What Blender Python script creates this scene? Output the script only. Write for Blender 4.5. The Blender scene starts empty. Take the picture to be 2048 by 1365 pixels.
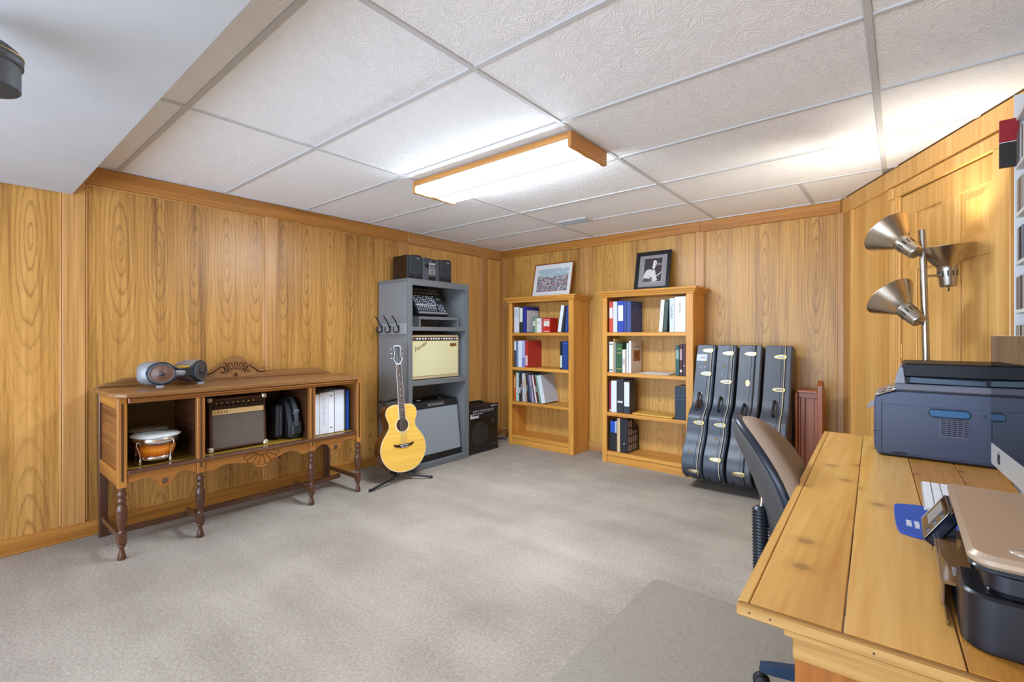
import bpy, math, random
from mathutils import Matrix, Vector
R = math.radians
sc = bpy.context.scene
col = sc.collection

# ---------------------------------------------------------------- camera, world, exposure
cam_d = bpy.data.cameras.new('camera'); cam = bpy.data.objects.new('camera', cam_d); col.objects.link(cam)
cam.location = (3.80, -4.38, 1.220); cam.rotation_euler = (R(90), 0, R(39.6))
cam_d.sensor_width = 36; cam_d.lens = 36 * 943 / 2048; cam_d.shift_y = -12 / 2048
cam_d.clip_start = 0.02
sc.camera = cam
w = bpy.data.worlds.new('world'); sc.world = w; w.use_nodes = True
w.node_tree.nodes['Background'].inputs[0].default_value = (.71, .88, 1.14, 1)
w.node_tree.nodes['Background'].inputs[1].default_value = 0.9
ld = bpy.data.lights.new('rear_fill', 'AREA'); lo = bpy.data.objects.new('rear_fill', ld); col.objects.link(lo)
ld.shape = 'RECTANGLE'; ld.size = 4.0; ld.size_y = 1.7; ld.energy = 62; ld.color = (.71, .88, 1.14)
lo.location = (2.1, -6.3, 1.0); lo.rotation_euler = (R(90 + 22), 0, 0)      # unseen fill light added across the basement's open rear, behind the camera
sc.view_settings.view_transform = 'Standard'; sc.view_settings.look = 'None'
sc.view_settings.gamma = 1; sc.view_settings.use_curve_mapping = False
sc.view_settings.exposure = 1.14
LAMP = 31.0          # radiance of the fluorescent lens
H = 2.25

# ---------------------------------------------------------------- materials
def lin(h):
    if isinstance(h, str):
        v = [int(h[i:i+2], 16) / 255 for i in (0, 2, 4)]
        return tuple(((c + .055) / 1.055) ** 2.4 if c > .04045 else c / 12.92 for c in v) + (1,)
    return tuple(h) + (1,)
class NT:
    def __init__(s, name):
        s.m = bpy.data.materials.new(name); s.m.use_nodes = True
        s.t = s.m.node_tree; s.b = s.t.nodes['Principled BSDF']
    def n(s, typ, ins=None, **kw):
        nd = s.t.nodes.new(typ)
        for k, v in kw.items(): setattr(nd, k, v)
        for k, v in (ins or {}).items(): s.set(nd.inputs[k], v)
        return nd
    def set(s, sock, v):
        if hasattr(v, 'is_output'): s.t.links.new(v, sock)
        else: sock.default_value = v
    def math(s, op, a, b=0.0, c=None):
        nd = s.n('ShaderNodeMath', {0: a, 1: b}, operation=op)
        if c is not None: s.set(nd.inputs[2], c)
        return nd.outputs[0]
    def ramp(s, f, stops, interp='LINEAR'):
        nd = s.n('ShaderNodeValToRGB', {0: f}); cr = nd.color_ramp; cr.interpolation = interp
        while len(cr.elements) < len(stops): cr.elements.new(.5)
        for e, (p, c) in zip(cr.elements, stops): e.position = p; e.color = lin(c)
        return nd.outputs[0]
    def mix(s, f, a, b, mode='MIX'):
        nd = s.n('ShaderNodeMix', {0: f}, data_type='RGBA', blend_type=mode)
        s.set(nd.inputs[6], a); s.set(nd.inputs[7], b); return nd.outputs[2]
    def uv(s, su, sv, ou=0, ov=0):
        u = s.n('ShaderNodeUVMap', uv_map='uv')
        return s.n('ShaderNodeMapping', {0: u.outputs[0], 1: (ou, ov, 0), 3: (su, sv, 1)}).outputs[0]
    def noise(s, vec, scale=1, det=3, rough=.5, dist=0):
        return s.n('ShaderNodeTexNoise', {'Vector': vec, 'Scale': scale, 'Detail': det, 'Roughness': rough, 'Distortion': dist}).outputs[0]
    def bump(s, h, strength, dist=.001):
        s.set(s.b.inputs['Normal'], s.n('ShaderNodeBump', {'Strength': strength, 'Distance': dist, 'Height': h}).outputs[0])
    def fin(s, colr=None, rough=None, metal=None, spec=None):
        if colr is not None: s.set(s.b.inputs['Base Color'], lin(colr) if isinstance(colr, (str, tuple)) else colr)
        if rough is not None: s.set(s.b.inputs['Roughness'], rough)
        if metal is not None: s.set(s.b.inputs['Metallic'], metal)
        if spec is not None: s.set(s.b.inputs['Specular IOR Level'], spec)
        return s.m

def wood(name, light, dark, mid=None, rough=.4, fine=55, pores=.35, flame=None, streak=1.0, knots=None, sheen=None):
    """wood with the grain along uv.v (metres); flame=(flitch, contrast) draws book-matched cathedral figure"""
    k = NT(name)
    mid = mid or tuple((a + b) / 2 for a, b in zip(lin(light)[:3], lin(dark)[:3]))
    g = k.noise(k.uv(fine, 1.1), 1, 4, .6, .15)
    big = k.noise(k.uv(7, .35, 3.1, 1.7), 1, 3, .5, .3)
    f = k.math('ADD', k.math('MULTIPLY', g, .62 * streak), k.math('MULTIPLY', big, .45))
    f = k.math('SUBTRACT', f, .10 + .31 * (streak - 1) )
    c = k.ramp(f, [(.22, dark), (.44, mid), (.62, light)])
    if flame:
        W, con = flame[0], flame[1]
        sep = k.n('ShaderNodeSeparateXYZ', {0: k.n('ShaderNodeUVMap', uv_map='uv').outputs[0]})
        u, v = sep.outputs[0], sep.outputs[1]
        wob = k.math('SUBTRACT', k.noise(k.uv(5, 1.3), 1, 2, .5), .5)
        wob2 = k.math('SUBTRACT', k.noise(k.uv(60, 5), 1, 3, .6), .5)
        u2 = k.math('ADD', k.math('ADD', u, flame[5]), k.math('MULTIPLY', wob, .035))
        cell = k.math('FLOOR', k.math('DIVIDE', u, W))
        d = k.math('SUBTRACT', k.math('PINGPONG', u2, W / 2), 0.0)
        vv = k.math('PINGPONG', k.math('ADD', k.math('ADD', v, flame[2]), k.math('MULTIPLY', wob, .25)), flame[3])
        dd = k.math('MULTIPLY', d, 13.0)
        r = k.math('SQRT', k.math('ADD', k.math('MULTIPLY', dd, dd), k.math('MULTIPLY', k.math('MULTIPLY', vv, vv), flame[4])))
        r = k.math('ADD', r, k.math('MULTIPLY', wob2, .16))
        ring = k.math('FRACT', k.math('MULTIPLY', k.math('POWER', r, .8), 4.6))
        line = k.ramp(ring, [(0, (.1, .1, .1)), (.10, (0, 0, 0)), (.66, (.04, .04, .04)), (.80, (.45, .45, .45)), (.90, (1, 1, 1)), (.965, (.9, .9, .9)), (1, (.1, .1, .1))])
        fade = k.ramp(k.math('MULTIPLY', r, .5), [(0, (1, 1, 1)), (.35, (.8, .8, .8)), (.75, (.28, .28, .28))])
        amt = k.math('MULTIPLY', k.math('MULTIPLY', k.n('ShaderNodeRGBToBW', {0: line}).outputs[0], k.n('ShaderNodeRGBToBW', {0: fade}).outputs[0]), con)
        c = k.mix(amt, c, lin(dark))
    p = k.noise(k.uv(fine * 6, 9, 1, 2), 1, 2, .5)
    pm = k.math('MULTIPLY', k.ramp(p, [(.30, (1, 1, 1)), (.42, (0, 0, 0))]), pores)
    c = k.mix(pm, c, lin(dark))
    if knots:
        kv = k.uv(knots[0], knots[1], .3, .2)
        vo = k.n('ShaderNodeTexVoronoi', voronoi_dimensions='2D'); k.set(vo.inputs['Vector'], kv); vo.inputs['Scale'].default_value = 1.0
        km = k.ramp(vo.outputs['Distance'], [(0, (1, 1, 1)), (.045, (.8, .8, .8)), (.07, (.25, .25, .25)), (.17, (0, 0, 0))])
        c = k.mix(k.math('MULTIPLY', km, .6), c, lin(knots[2]))
    k.bump(g, .12, .0008)
    return k.fin(c, rough)

def plain(name, c, rough=.5, metal=0, spec=.5, noise=0, nscale=200, bump=0):
    k = NT(name)
    if noise or bump:
        tc = k.n('ShaderNodeTexCoord').outputs['Object']
        n = k.noise(tc, nscale, 3, .6)
        base = lin(c)
        if noise:
            dk = tuple(x * (1 - noise) for x in base[:3]); lt = tuple(min(1, x * (1 + noise)) for x in base[:3])
            c = k.ramp(n, [(.3, dk), (.7, lt)])
        if bump: k.bump(n, bump, .001)
    return k.fin(c, rough, metal, spec)

def emit(name, c, s):
    k = NT(name); k.set(k.b.inputs['Emission Color'], lin(c)); k.b.inputs['Emission Strength'].default_value = s
    return k.fin(c, .5)

# ---------------------------------------------------------------- mesh builder
SEED = [1]
class B:
    """collects polygons; M is the current transform; every face knows its material slot and smoothness"""
    def __init__(s, g=2):
        s.v = []; s.f = []; s.mi = []; s.sm = []; s.M = Matrix(); s.mat = 0; s.g = g
    def at(s, M): s.M = M; return s
    def raw(s, vs, fs, smooth=False):
        o = len(s.v); M = s.M
        s.v += [M @ Vector(v) for v in vs]
        for f in fs:
            s.f.append([i + o for i in f]); s.mi.append(s.mat); s.sm.append(smooth)
        return s
    def box(s, x0, x1, y0, y1, z0, z1, b=.0015):
        b = min(b, abs(x1 - x0) * .45, abs(y1 - y0) * .45, abs(z1 - z0) * .45)
        lo = (min(x0, x1), min(y0, y1), min(z0, z1)); hi = (max(x0, x1), max(y0, y1), max(z0, z1))
        vs = []; idx = {}
        for cx in (0, 1):
            for cy in (0, 1):
                for cz in (0, 1):
                    c = (cx, cy, cz)
                    for a in range(3):
                        p = [ (hi[i] if c[i] else lo[i]) for i in range(3)]
                        for i in range(3):
                            if i != a: p[i] += -b if c[i] else b
                        # vertex lying on the face of axis a
                        idx[c + (a,)] = len(vs); vs.append(p)
        fs = []
        for a in range(3):
            o1, o2 = [i for i in range(3) if i != a]
            for side in (0, 1):
                q = []
                for (m, n) in ((0, 0), (1, 0), (1, 1), (0, 1)):
                    c = [0, 0, 0]; c[a] = side; c[o1] = m; c[o2] = n; q.append(idx[tuple(c) + (a,)])
                flip = (side == 0) ^ (a == 1)
                fs.append(q[::-1] if flip else q)
        for a in range(3):
            o1, o2 = [i for i in range(3) if i != a]
            for m in (0, 1):
                for n in (0, 1):
                    c0 = [0, 0, 0]; c0[o1] = m; c0[o2] = n; c1 = list(c0); c1[a] = 1
                    q = [idx[tuple(c0) + (o1,)], idx[tuple(c1) + (o1,)], idx[tuple(c1) + (o2,)], idx[tuple(c0) + (o2,)]]
                    if (m ^ n) ^ (a == 1) : q = q[::-1]
                    fs.append(q[::-1] if True else q)
        for c in [(i, j, k) for i in (0, 1) for j in (0, 1) for k in (0, 1)]:
            q = [idx[c + (0,)], idx[c + (1,)], idx[c + (2,)]]
            if (sum(c) % 2) == 0: q = q[::-1]
            fs.append(q)
        return s.raw(vs, fs)
    def prism(s, poly, a0, a1, axis=2, b=0.0, smooth=False):
        """polygon in the two other axes (cyclic order), extruded along axis, rims chamfered by b"""
        n = len(poly)
        A = sum(poly[i][0] * poly[(i+1) % n][1] - poly[(i+1) % n][0] * poly[i][1] for i in range(n))
        if A < 0: poly = poly[::-1]
        if a1 < a0: a0, a1 = a1, a0
        def P(q, a):
            return {2: (q[0], q[1], a), 0: (a, q[0], q[1]), 1: (q[1], a, q[0])}[axis]
        def inset(d):
            out = []
            for i in range(n):
                p0, p1, p2 = poly[i-1], poly[i], poly[(i+1) % n]
                e1 = (p1[0]-p0[0], p1[1]-p0[1]); e2 = (p2[0]-p1[0], p2[1]-p1[1])
                l1 = math.hypot(*e1) or 1; l2 = math.hypot(*e2) or 1
                nx = -e1[1]/l1 - e2[1]/l2; ny = e1[0]/l1 + e2[0]/l2; L = math.hypot(nx, ny) or 1
                k = d / max(.35, L / 2)
                out.append((p1[0] + nx / L * k, p1[1] + ny / L * k))
            return out
        rings = [(poly, a0), (poly, a1)]
        if b: 
            ins = inset(b); rings = [(ins, a0), (poly, a0 + b), (poly, a1 - b), (ins, a1)]
        for (qa, za), (qb, zb) in zip(rings, rings[1:]):   # each strip has its own vertices: smooth round the outline, crisp at the rims
            s.raw([P(p, za) for p in qa] + [P(p, zb) for p in qb], [[i, (i+1) % n, n + (i+1) % n, n + i] for i in range(n)], smooth)
        q0, q1 = rings[0][0], rings[-1][0]
        s.raw([P(p, a0) for p in q0], [list(range(n))[::-1]])
        s.raw([P(p, a1) for p in q1], [list(range(n))])
        return s
    def lathe(s, prof, seg=20, smooth=True, caps=True):
        """profile [(r, z)] about local z; a pair repeated makes a sharp edge"""
        vs = []; fs = []
        for (r, z) in prof:
            for i in range(seg):
                t = 2 * math.pi * i / seg; vs.append((max(r, 1e-5) * math.cos(t), max(r, 1e-5) * math.sin(t), z))
        for j in range(len(prof) - 1):
            if prof[j] == prof[j+1]: continue
            for i in range(seg):
                fs.append([j*seg + i, j*seg + (i+1) % seg, (j+1)*seg + (i+1) % seg, (j+1)*seg + i])
        s.raw(vs, fs, smooth)
        if caps:
            for (r, z), up in ((prof[0], False), (prof[-1], True)):
                if r > 1e-4:
                    ring = [(r * math.cos(2*math.pi*i/seg), r * math.sin(2*math.pi*i/seg), z) for i in range(seg)]
                    s.raw(ring, [list(range(seg)) if up else list(range(seg))[::-1]])
        return s
    def tube(s, pts, r, seg=10, caps=True, closed=False):
        pts = [Vector(p) for p in pts]; n = len(pts); vs = []; fs = []
        rr = r if isinstance(r, (list, tuple)) else [r] * n
        ref = None
        for i, p in enumerate(pts):
            a = pts[i-1] if (i > 0 or closed) else p; c = pts[(i+1) % n] if (i < n-1 or closed) else p
            d = (c - a).normalized()
            if ref is None: ref = Vector((0, 0, 1)) if abs(d.z) < .9 else Vector((1, 0, 0))
            x = (ref - d * ref.dot(d)).normalized(); y = d.cross(x); ref = x
            for k in range(seg):
                t = 2 * math.pi * k / seg; vs.append(p + (x * math.cos(t) + y * math.sin(t)) * rr[i])
        m = n if closed else n - 1
        for i in range(m):
            for k in range(seg):
                fs.append([i*seg + k, i*seg + (k+1) % seg, ((i+1) % n)*seg + (k+1) % seg, ((i+1) % n)*seg + k])
        s.raw(vs, fs, True)
        if caps and not closed:
            s.raw([vs[k] for k in range(seg)], [list(range(seg))[::-1]])
            s.raw([vs[(n-1)*seg + k] for k in range(seg)], [list(range(seg))])
        return s
    def loft(s, rings, smooth=True, caps=True):
        n = len(rings[0]); vs = [p for r in rings for p in r]; fs = []
        for j in range(len(rings) - 1):
            for i in range(n): fs.append([j*n + i, j*n + (i+1) % n, (j+1)*n + (i+1) % n, (j+1)*n + i])
        s.raw(vs, fs, smooth)
        if caps:
            s.raw(rings[0], [list(range(n))[::-1]]); s.raw(rings[-1], [list(range(n))])
        return s
    def ball(s, c, rx, ry=None, rz=None, seg=14, rings=8):
        ry = ry or rx; rz = rz or rx; M = s.M
        s.M = M @ Matrix.Translation(c) @ Matrix.Diagonal((rx, ry, rz, 1))
        s.lathe([(math.cos(-math.pi/2 + math.pi*j/rings), math.sin(-math.pi/2 + math.pi*j/rings)) for j in range(rings+1)], seg, True, False)
        s.M = M; return s
    def cyl(s, c, r, h, axis=2, seg=16, b=0):
        M = s.M; A = {2: Matrix(), 0: Matrix.Rotation(R(90), 4, 'Y'), 1: Matrix.Rotation(R(-90), 4, 'X')}[axis]
        s.M = M @ Matrix.Translation(c) @ A
        if b: s.lathe([(r-b, 0), (r, b), (r, b), (r, h-b), (r, h-b), (r-b, h)], seg)
        else: s.lathe([(r, 0), (r, h)], seg)
        s.M = M; return s
    def build(s, name, mats, parent=None, off=None, label=None):
        me = bpy.data.meshes.new(name)
        o3 = Vector(off) if off is not None else (root_loc(parent) if parent else Vector((0, 0, 0)))
        me.from_pydata([tuple(v - o3) for v in s.v], [], s.f)
        mats = mats if isinstance(mats, (list, tuple)) else [mats]
        for m in mats: me.materials.append(m)
        me.polygons.foreach_set('material_index', s.mi); me.polygons.foreach_set('use_smooth', s.sm)
        uvl = me.uv_layers.new(name='uv'); g = s.g
        SEED[0] += 1; rnd = random.Random(SEED[0]); ou, ov = rnd.uniform(0, 7), rnd.uniform(0, 7)
        if getattr(s, 'noshift', False): ou = ov = 0
        data = [0.0] * (2 * len(me.loops)); vs = me.vertices
        for p in me.polygons:
            nn = p.normal; ax = max(range(3), key=lambda i: abs(nn[i]))
            rest = [i for i in range(3) if i != ax]
            vv = g if g in rest else rest[1]
            uu = [i for i in rest if i != vv][0]
            for li in p.loop_indices:
                c = vs[me.loops[li].vertex_index].co
                data[2*li] = c[uu] + o3[uu] + ou; data[2*li+1] = c[vv] + o3[vv] + ov
        uvl.data.foreach_set('uv', data)
        o = bpy.data.objects.new(name, me); col.objects.link(o)
        if parent: o.parent = parent
        else: o.location = o3
        if label: o['label'] = label
        return o

def root_loc(o):
    p = Vector((0, 0, 0))
    while o is not None: p = p + o.location; o = o.parent
    return p
def tag(o, label, cat, group=None):
    o['label'] = label; o['category'] = cat
    if group: o['group'] = group
    return o
def thing(name, label, cat, loc, rz=0, group=None):
    o = bpy.data.objects.new(name, None); col.objects.link(o); o.location = loc; o.rotation_euler = (0, 0, rz)
    o.empty_display_size = .05
    return tag(o, label, cat, group)
def struct(o): o['kind'] = 'structure'; return o
def dup(root, loc, rz=None, label=None, group=None):
    r = root.copy(); col.objects.link(r); r.location = loc
    if rz is not None: r.rotation_euler = (0, 0, rz)
    if label: r['label'] = label
    if group: r['group'] = group
    for ch in list(root.children):
        c = ch.copy(); col.objects.link(c); c.parent = r
        for g in ch.children:
            d = g.copy(); col.objects.link(d); d.parent = c
    return r
def T(*a): return Matrix.Translation(a)
def rot(a, ax): return Matrix.Rotation(R(a), 4, ax)
def frame(o, x, y):
    """matrix with origin o, local x along x, local y along y"""
    x = Vector(x).normalized(); y = Vector(y); z = x.cross(y).normalized(); y = z.cross(x)
    m = Matrix((x, y, z)).transposed().to_4x4(); m.translation = Vector(o); return m
def text_b(s, size, M, ext=.0004, shear=0, bold=0, spacing=1.0):
    """lettering as a builder, baseline start at M's origin, reading along M's x"""
    cu = bpy.data.curves.new('t', 'FONT'); cu.body = s; cu.size = size; cu.extrude = ext; cu.shear = shear
    cu.offset = bold; cu.resolution_u = 2; cu.space_character = spacing
    o = bpy.data.objects.new('t', cu); col.objects.link(o)
    dg = bpy.context.evaluated_depsgraph_get(); me = bpy.data.meshes.new_from_object(o.evaluated_get(dg))
    b = B(); b.M = M; b.raw([tuple(v.co) for v in me.vertices], [list(p.vertices) for p in me.polygons])
    bpy.data.objects.remove(o); bpy.data.curves.remove(cu); bpy.data.meshes.remove(me)
    return b
def arc(cx, cy, r, a0, a1, n):
    return [(cx + r * math.cos(R(a0 + (a1 - a0) * i / n)), cy + r * math.sin(R(a0 + (a1 - a0) * i / n))) for i in range(n + 1)]
def rrect(x0, x1, y0, y1, r, n=4):
    return (arc(x1 - r, y0 + r, r, -90, 0, n) + arc(x1 - r, y1 - r, r, 0, 90, n) +
            arc(x0 + r, y1 - r, r, 90, 180, n) + arc(x0 + r, y0 + r, r, 180, 270, n))
def smooth_poly(pts, n=4, closed=True):
    """Catmull-Rom through the points"""
    out = []; N = len(pts)
    rng = range(N) if closed else range(N - 1)
    for i in rng:
        p0 = pts[(i-1) % N] if closed or i > 0 else pts[i]; p1 = pts[i]; p2 = pts[(i+1) % N]
        p3 = pts[(i+2) % N] if closed or i + 2 < N else p2
        for k in range(n):
            t = k / n
            out.append(tuple(.5 * ((2*b) + (-a + c) * t + (2*a - 5*b + 4*c - d) * t*t + (-a + 3*b - 3*c + d) * t**3)
                             for a, b, c, d in zip(p0, p1, p2, p3)))
    if not closed: out.append(tuple(pts[-1]))
    return out

# ---------------------------------------------------------------- material library
M_panel = wood('oak veneer panel', 'd5a058', '6e4418', 'bd8842', .36, 60, .30, flame=(.202, .58, .13, .95, 3.2, .022), streak=.9)
M_panelb = wood('oak veneer panel back wall', 'd8a656', '85582a', 'c69446', .38, 60, .28, flame=(.36, .75, .13, .95, 2.6, -.039))
M_trim = wood('oak trim', 'd3a062', '946631', 'c18c4e', .36, 70, .3)
M_rail = wood('oak rail', 'c68a42', '87541f', 'b2762f', .36, 45, .3)
M_pine = wood('knotty pine', 'e9bd78', 'c08a44', 'dca75c', .38, 40, .10)
M_shelfoak = wood('bookcase oak', 'e8a850', 'aa6c26', 'd69640', .38, 55, .3)
M_shelfback = wood('bookcase back veneer', 'e0ae60', '986628', 'cf9c50', .42, 55, .3, flame=(.21, .6, .3, .5, 5, 0))
M_walnut = wood('walnut', 'a06a34', '5a3315', '7f4d22', .30, 45, .3)
M_walnutlt = wood('walnut face', 'c38637', '7a4918', 'a0662a', .30, 40, .25)
M_walnuttop = wood('walnut top', 'a87a4a', '66421f', '8c6034', .34, 40, .25)
M_turned = wood('turned dark walnut', '744c32', '3a2216', '573624', .26, 40, .2)
M_pine_desk = wood('varnished desk pine', 'e9bd74', 'bd8440', 'dda95a', .26, 26, .12, knots=(3.4, 3.4, '6a4632'), streak=.9)
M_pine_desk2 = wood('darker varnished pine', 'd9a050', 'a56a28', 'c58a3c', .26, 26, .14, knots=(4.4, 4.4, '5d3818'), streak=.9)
M_deskedge = wood('worn pine edge', 'c9a05c', '6f4519', 'ae8040', .45, 25, .2, knots=(9, 6, '5d3a17'), streak=1.25)
M_deskleg = wood('desk leg pine', 'b56f28', '6f3c10', '9a5a1e', .4, 45, .2)
M_cherry = wood('cherry', 'b5652f', '783814', '9a5022', .32, 35, .12)
M_lightoak = wood('lamp oak', 'd99c54', 'a56c2c', 'c58941', .4, 60, .3)
M_dark_line = plain('carved line', '1a0d04', .9, spec=.05)
k = NT('carpet pile')
tc = k.n('ShaderNodeTexCoord').outputs['Object']
n1 = k.noise(tc, 1.6, 3, .55); n2 = k.noise(tc, 260, 2, .6); n3 = k.noise(tc, 70, 3, .6); 
swp = k.noise(k.n('ShaderNodeMapping', {0: tc, 2: (0, 0, R(38)), 3: (.5, 3.2, 1)}).outputs[0], 1.1, 3, .6)
f = k.math('ADD', k.math('ADD', k.math('MULTIPLY', n1, .26), k.math('MULTIPLY', swp, .16)), k.math('ADD', k.math('MULTIPLY', n2, .44), k.math('MULTIPLY', n3, .26)))
c = k.ramp(f, [(.34, '6d6258'), (.52, '9b8f82'), (.68, 'bcb0a1')])
k.bump(k.math('ADD', n2, n3), .55, .004)
M_carpet = k.fin(c, .95, 0, .1)
k = NT('ceiling tile relief')
tc = k.n('ShaderNodeTexCoord').outputs['Object']
wv = k.n('ShaderNodeTexNoise', {'Vector': tc, 'Scale': 12.0, 'Detail': 1.0, 'Roughness': .4, 'Distortion': 1.2}).outputs[0]
rg = k.math('PINGPONG', k.math('MULTIPLY', wv, 13.0), .5)
n2 = k.noise(tc, 120, 2, .5)
k.bump(k.math('ADD', k.math('MULTIPLY', rg, 1.0), k.math('MULTIPLY', n2, .35)), .42, .006)
M_tile = k.fin('f4f4f4', .85, 0, .2)
M_white = plain('white paint', 'cacaca', .6)
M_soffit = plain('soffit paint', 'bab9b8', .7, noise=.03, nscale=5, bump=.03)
M_black = plain('black plastic', '17181b', .42)
M_blacksoft = plain('black vinyl', '1a1b1e', .6, noise=.2, nscale=180, bump=.25)
M_rubber = plain('black rubber', '121316', .55)
M_chrome = plain('chrome', 'e3e3e6', .12, 1)
M_brass = plain('brass', 'd9bd76', .25, 1)
M_nickel = plain('brushed nickel', 'b9b2a6', .30, 1)
M_silver = plain('silver plastic', 'b9bbc0', .35, .3)
M_paper = plain('white paper', 'e9e9ea', .8)
M_dkgrey = plain('dark grey plastic', '3b3d42', .5)
M_midgrey = plain('mid grey plastic', '6f7278', .5)
# ================================================================ THE ROOM
ux, uy = .452, -.892                                   # direction of the angled wall with the door, from the back corner
def RW(t, off=0.0, z=0.0):                             # point on that wall; off = out of the wall into the room
    return (3.457 + ux * t - .892 * off, uy * t - .452 * off, z)
RM = frame(RW(0), (ux, uy, 0), (0, 0, 1))               # local x along the wall, y up, z = x cross y -> out of the room or into it
RSGN = 1 if (RM.to_3x3() @ Vector((0, 0, 1))).dot(Vector((-.892, -.452, 0))) > 0 else -1
XR = 4.33; tR = (XR - 3.457) / ux; YR = uy * tR; YB = -6.4
room = [(-.09, .09), (-.09, YB), (XR + .08, YB), (XR + .08, YR + .05), (3.54, .09)]
fl = struct(B().prism(room, -.08, 0).build('floor', M_carpet))
ceil = struct(B().prism(room, H + .02, H + .10).build('ceiling', M_white))
def clip(poly):                                        # keep what lies inside the angled wall and the right wall
    for (a, b, c) in ((-.892, -.452, .892 * 3.457 - .012), (-1, 0, XR)):
        out = []
        for i in range(len(poly)):
            p, q = poly[i-1], poly[i]; fp = a*p[0] + b*p[1] + c; fq = a*q[0] + b*q[1] + c
            if (fp >= 0) != (fq >= 0):
                t = fp / (fp - fq); out.append((p[0] + (q[0]-p[0])*t, p[1] + (q[1]-p[1])*t))
            if fq >= 0: out.append(q)
        poly = out
        if len(poly) < 3: return None
    return poly
gx = [0.0, 1.305, 2.52, 3.715, XR]; gy = [0.0, -.655, -1.255, -1.862, -2.465, -3.068, -3.672, -4.28]
SOF = -3.885
for i in range(4):
    for j in range(7):
        xs = [gx[i], gx[i+1]]
        if j == 0 and i == 2: xs = [gx[2], 3.26, gx[3]]
        if j == 0 and i == 3: continue
        for q in range(len(xs) - 1):
            y1 = max(gy[j+1], SOF)
            if y1 >= gy[j]: continue
            poly = clip([(xs[q] + .011, gy[j] - .011), (xs[q], y1 + .011) and (xs[q] + .011, y1 + .011), (xs[q+1] - .011, y1 + .011), (xs[q+1] - .011, gy[j] - .011)])
            if poly:
                B().prism(poly, H + .006, H + .02, b=.002).build('ceiling_tile', M_tile, ceil)
def bar(p):
    p = clip(p)
    if p: B().prism(p, H, H + .016, b=.002).build('grid_bar', M_white, ceil)
for x in gx[1:4]:
    yt = 0 if x < 3.5 else -.655
    bar([(x - .012, yt), (x - .012, SOF), (x + .012, SOF), (x + .012, yt)])
bar([(3.248, 0), (3.248, -.643), (3.272, -.643), (3.272, 0)])
for y in gy[1:7]:
    for i in range(4): bar([(gx[i] + .012, y + .012), (gx[i] + .012, y - .012), (gx[i+1] - .012, y - .012), (gx[i+1] - .012, y + .012)])
B().box(.0, .022, SOF, 0, H - .002, H + .016).build('wall_angle', M_white, ceil)
B().box(.022, 3.44, -.022, 0, H - .002, H + .016).build('wall_angle', M_white, ceil)
B().prism([(0, SOF), (0, YB), (XR, YB), (XR, SOF)], 2.055, H + .02, b=.004).build('soffit', M_soffit, ceil)

# ---- left wall (x = 0): recessed veneer panels, proud stiles and rails
wl = struct(B().box(-.09, -.014, YB, .09, 0, H + .1).build('wall_left', M_panel))
stl = [(-5.12, -5.02), (-3.93, -3.828), (-2.786, -2.682), (-1.513, -1.42), (-.348, -.245)]
edges = [YB] + [e for s_ in stl for e in s_] + [0]
for a, b_ in zip(edges[0::2], edges[1::2]):
    q = B(2); q.noshift = True; q.box(-.0135, -.008, a - .004, b_ + .004, .08, H - .09, .0005); q.build('panel', M_panel if b_ < -1.3 else M_pine, wl)
    for y0, y1 in ((a, a + .011), (b_ - .011, b_)):
        if y1 < -.005: B(2).box(-.008, -.001, y0, y1, .10, 2.135, .003).build('bead', M_trim, wl)
    B(1).box(-.008, -.001, a, b_, 2.126, 2.137, .003).build('bead', M_trim, wl)
for a, b_ in stl: B(2).box(-.0135, .004, a, b_, .085, 2.14, .003).build('stile', M_trim, wl)
B(1).box(-.0135, .006, SOF - 1.5, -1.42, 2.137, H - .001, .003).build('top_rail', M_rail, wl)
B(1).box(-.0135, .008, -1.42, 0, 2.137, H - .001, .003).build('top_rail', M_trim, wl)
bl = struct(B(1).box(-.0135, .010, YB, -.010, 0, .092, .004).build('baseboard_left', M_rail))

# ---- back wall (y = 0)
wb = struct(B().box(-.09, 3.46, .014, .09, 0, H + .1).build('wall_back', M_panelb))
stb = [(.0, .062), (1.127, 1.232), (2.348, 2.424), (3.418, 3.457)]
for (a, b_) in ((.062, 1.127), (1.232, 2.348), (2.424, 3.418)):
    q = B(2); q.noshift = True; q.box(a - .003, b_ + .003, .008, .0135, .08, H - .08, .0005); q.build('panel', M_panelb, wb)
    for x0, x1 in ((a, a + .011), (b_ - .011, b_)):
        B(2).box(x0, x1, .001, .008, .09, 2.155, .003).build('bead', M_trim, wb)
for a, b_ in stb: B(2).box(a, b_, -.004, .0135, .0, 2.157, .003).build('stile', M_trim, wb)
B(0).box(.008, 2.39, -.008, .0135, 2.155, H - .001, .003).build('top_rail', M_rail, wb)
B(0).box(2.39, 3.44, -.013, .0135, 2.152, H - .001, .003).build('top_rail', M_rail, wb)
struct(B(0).box(.012, 3.445, -.012, -.0045, 0, .095, .003).build('baseboard_back', M_trim))

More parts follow.
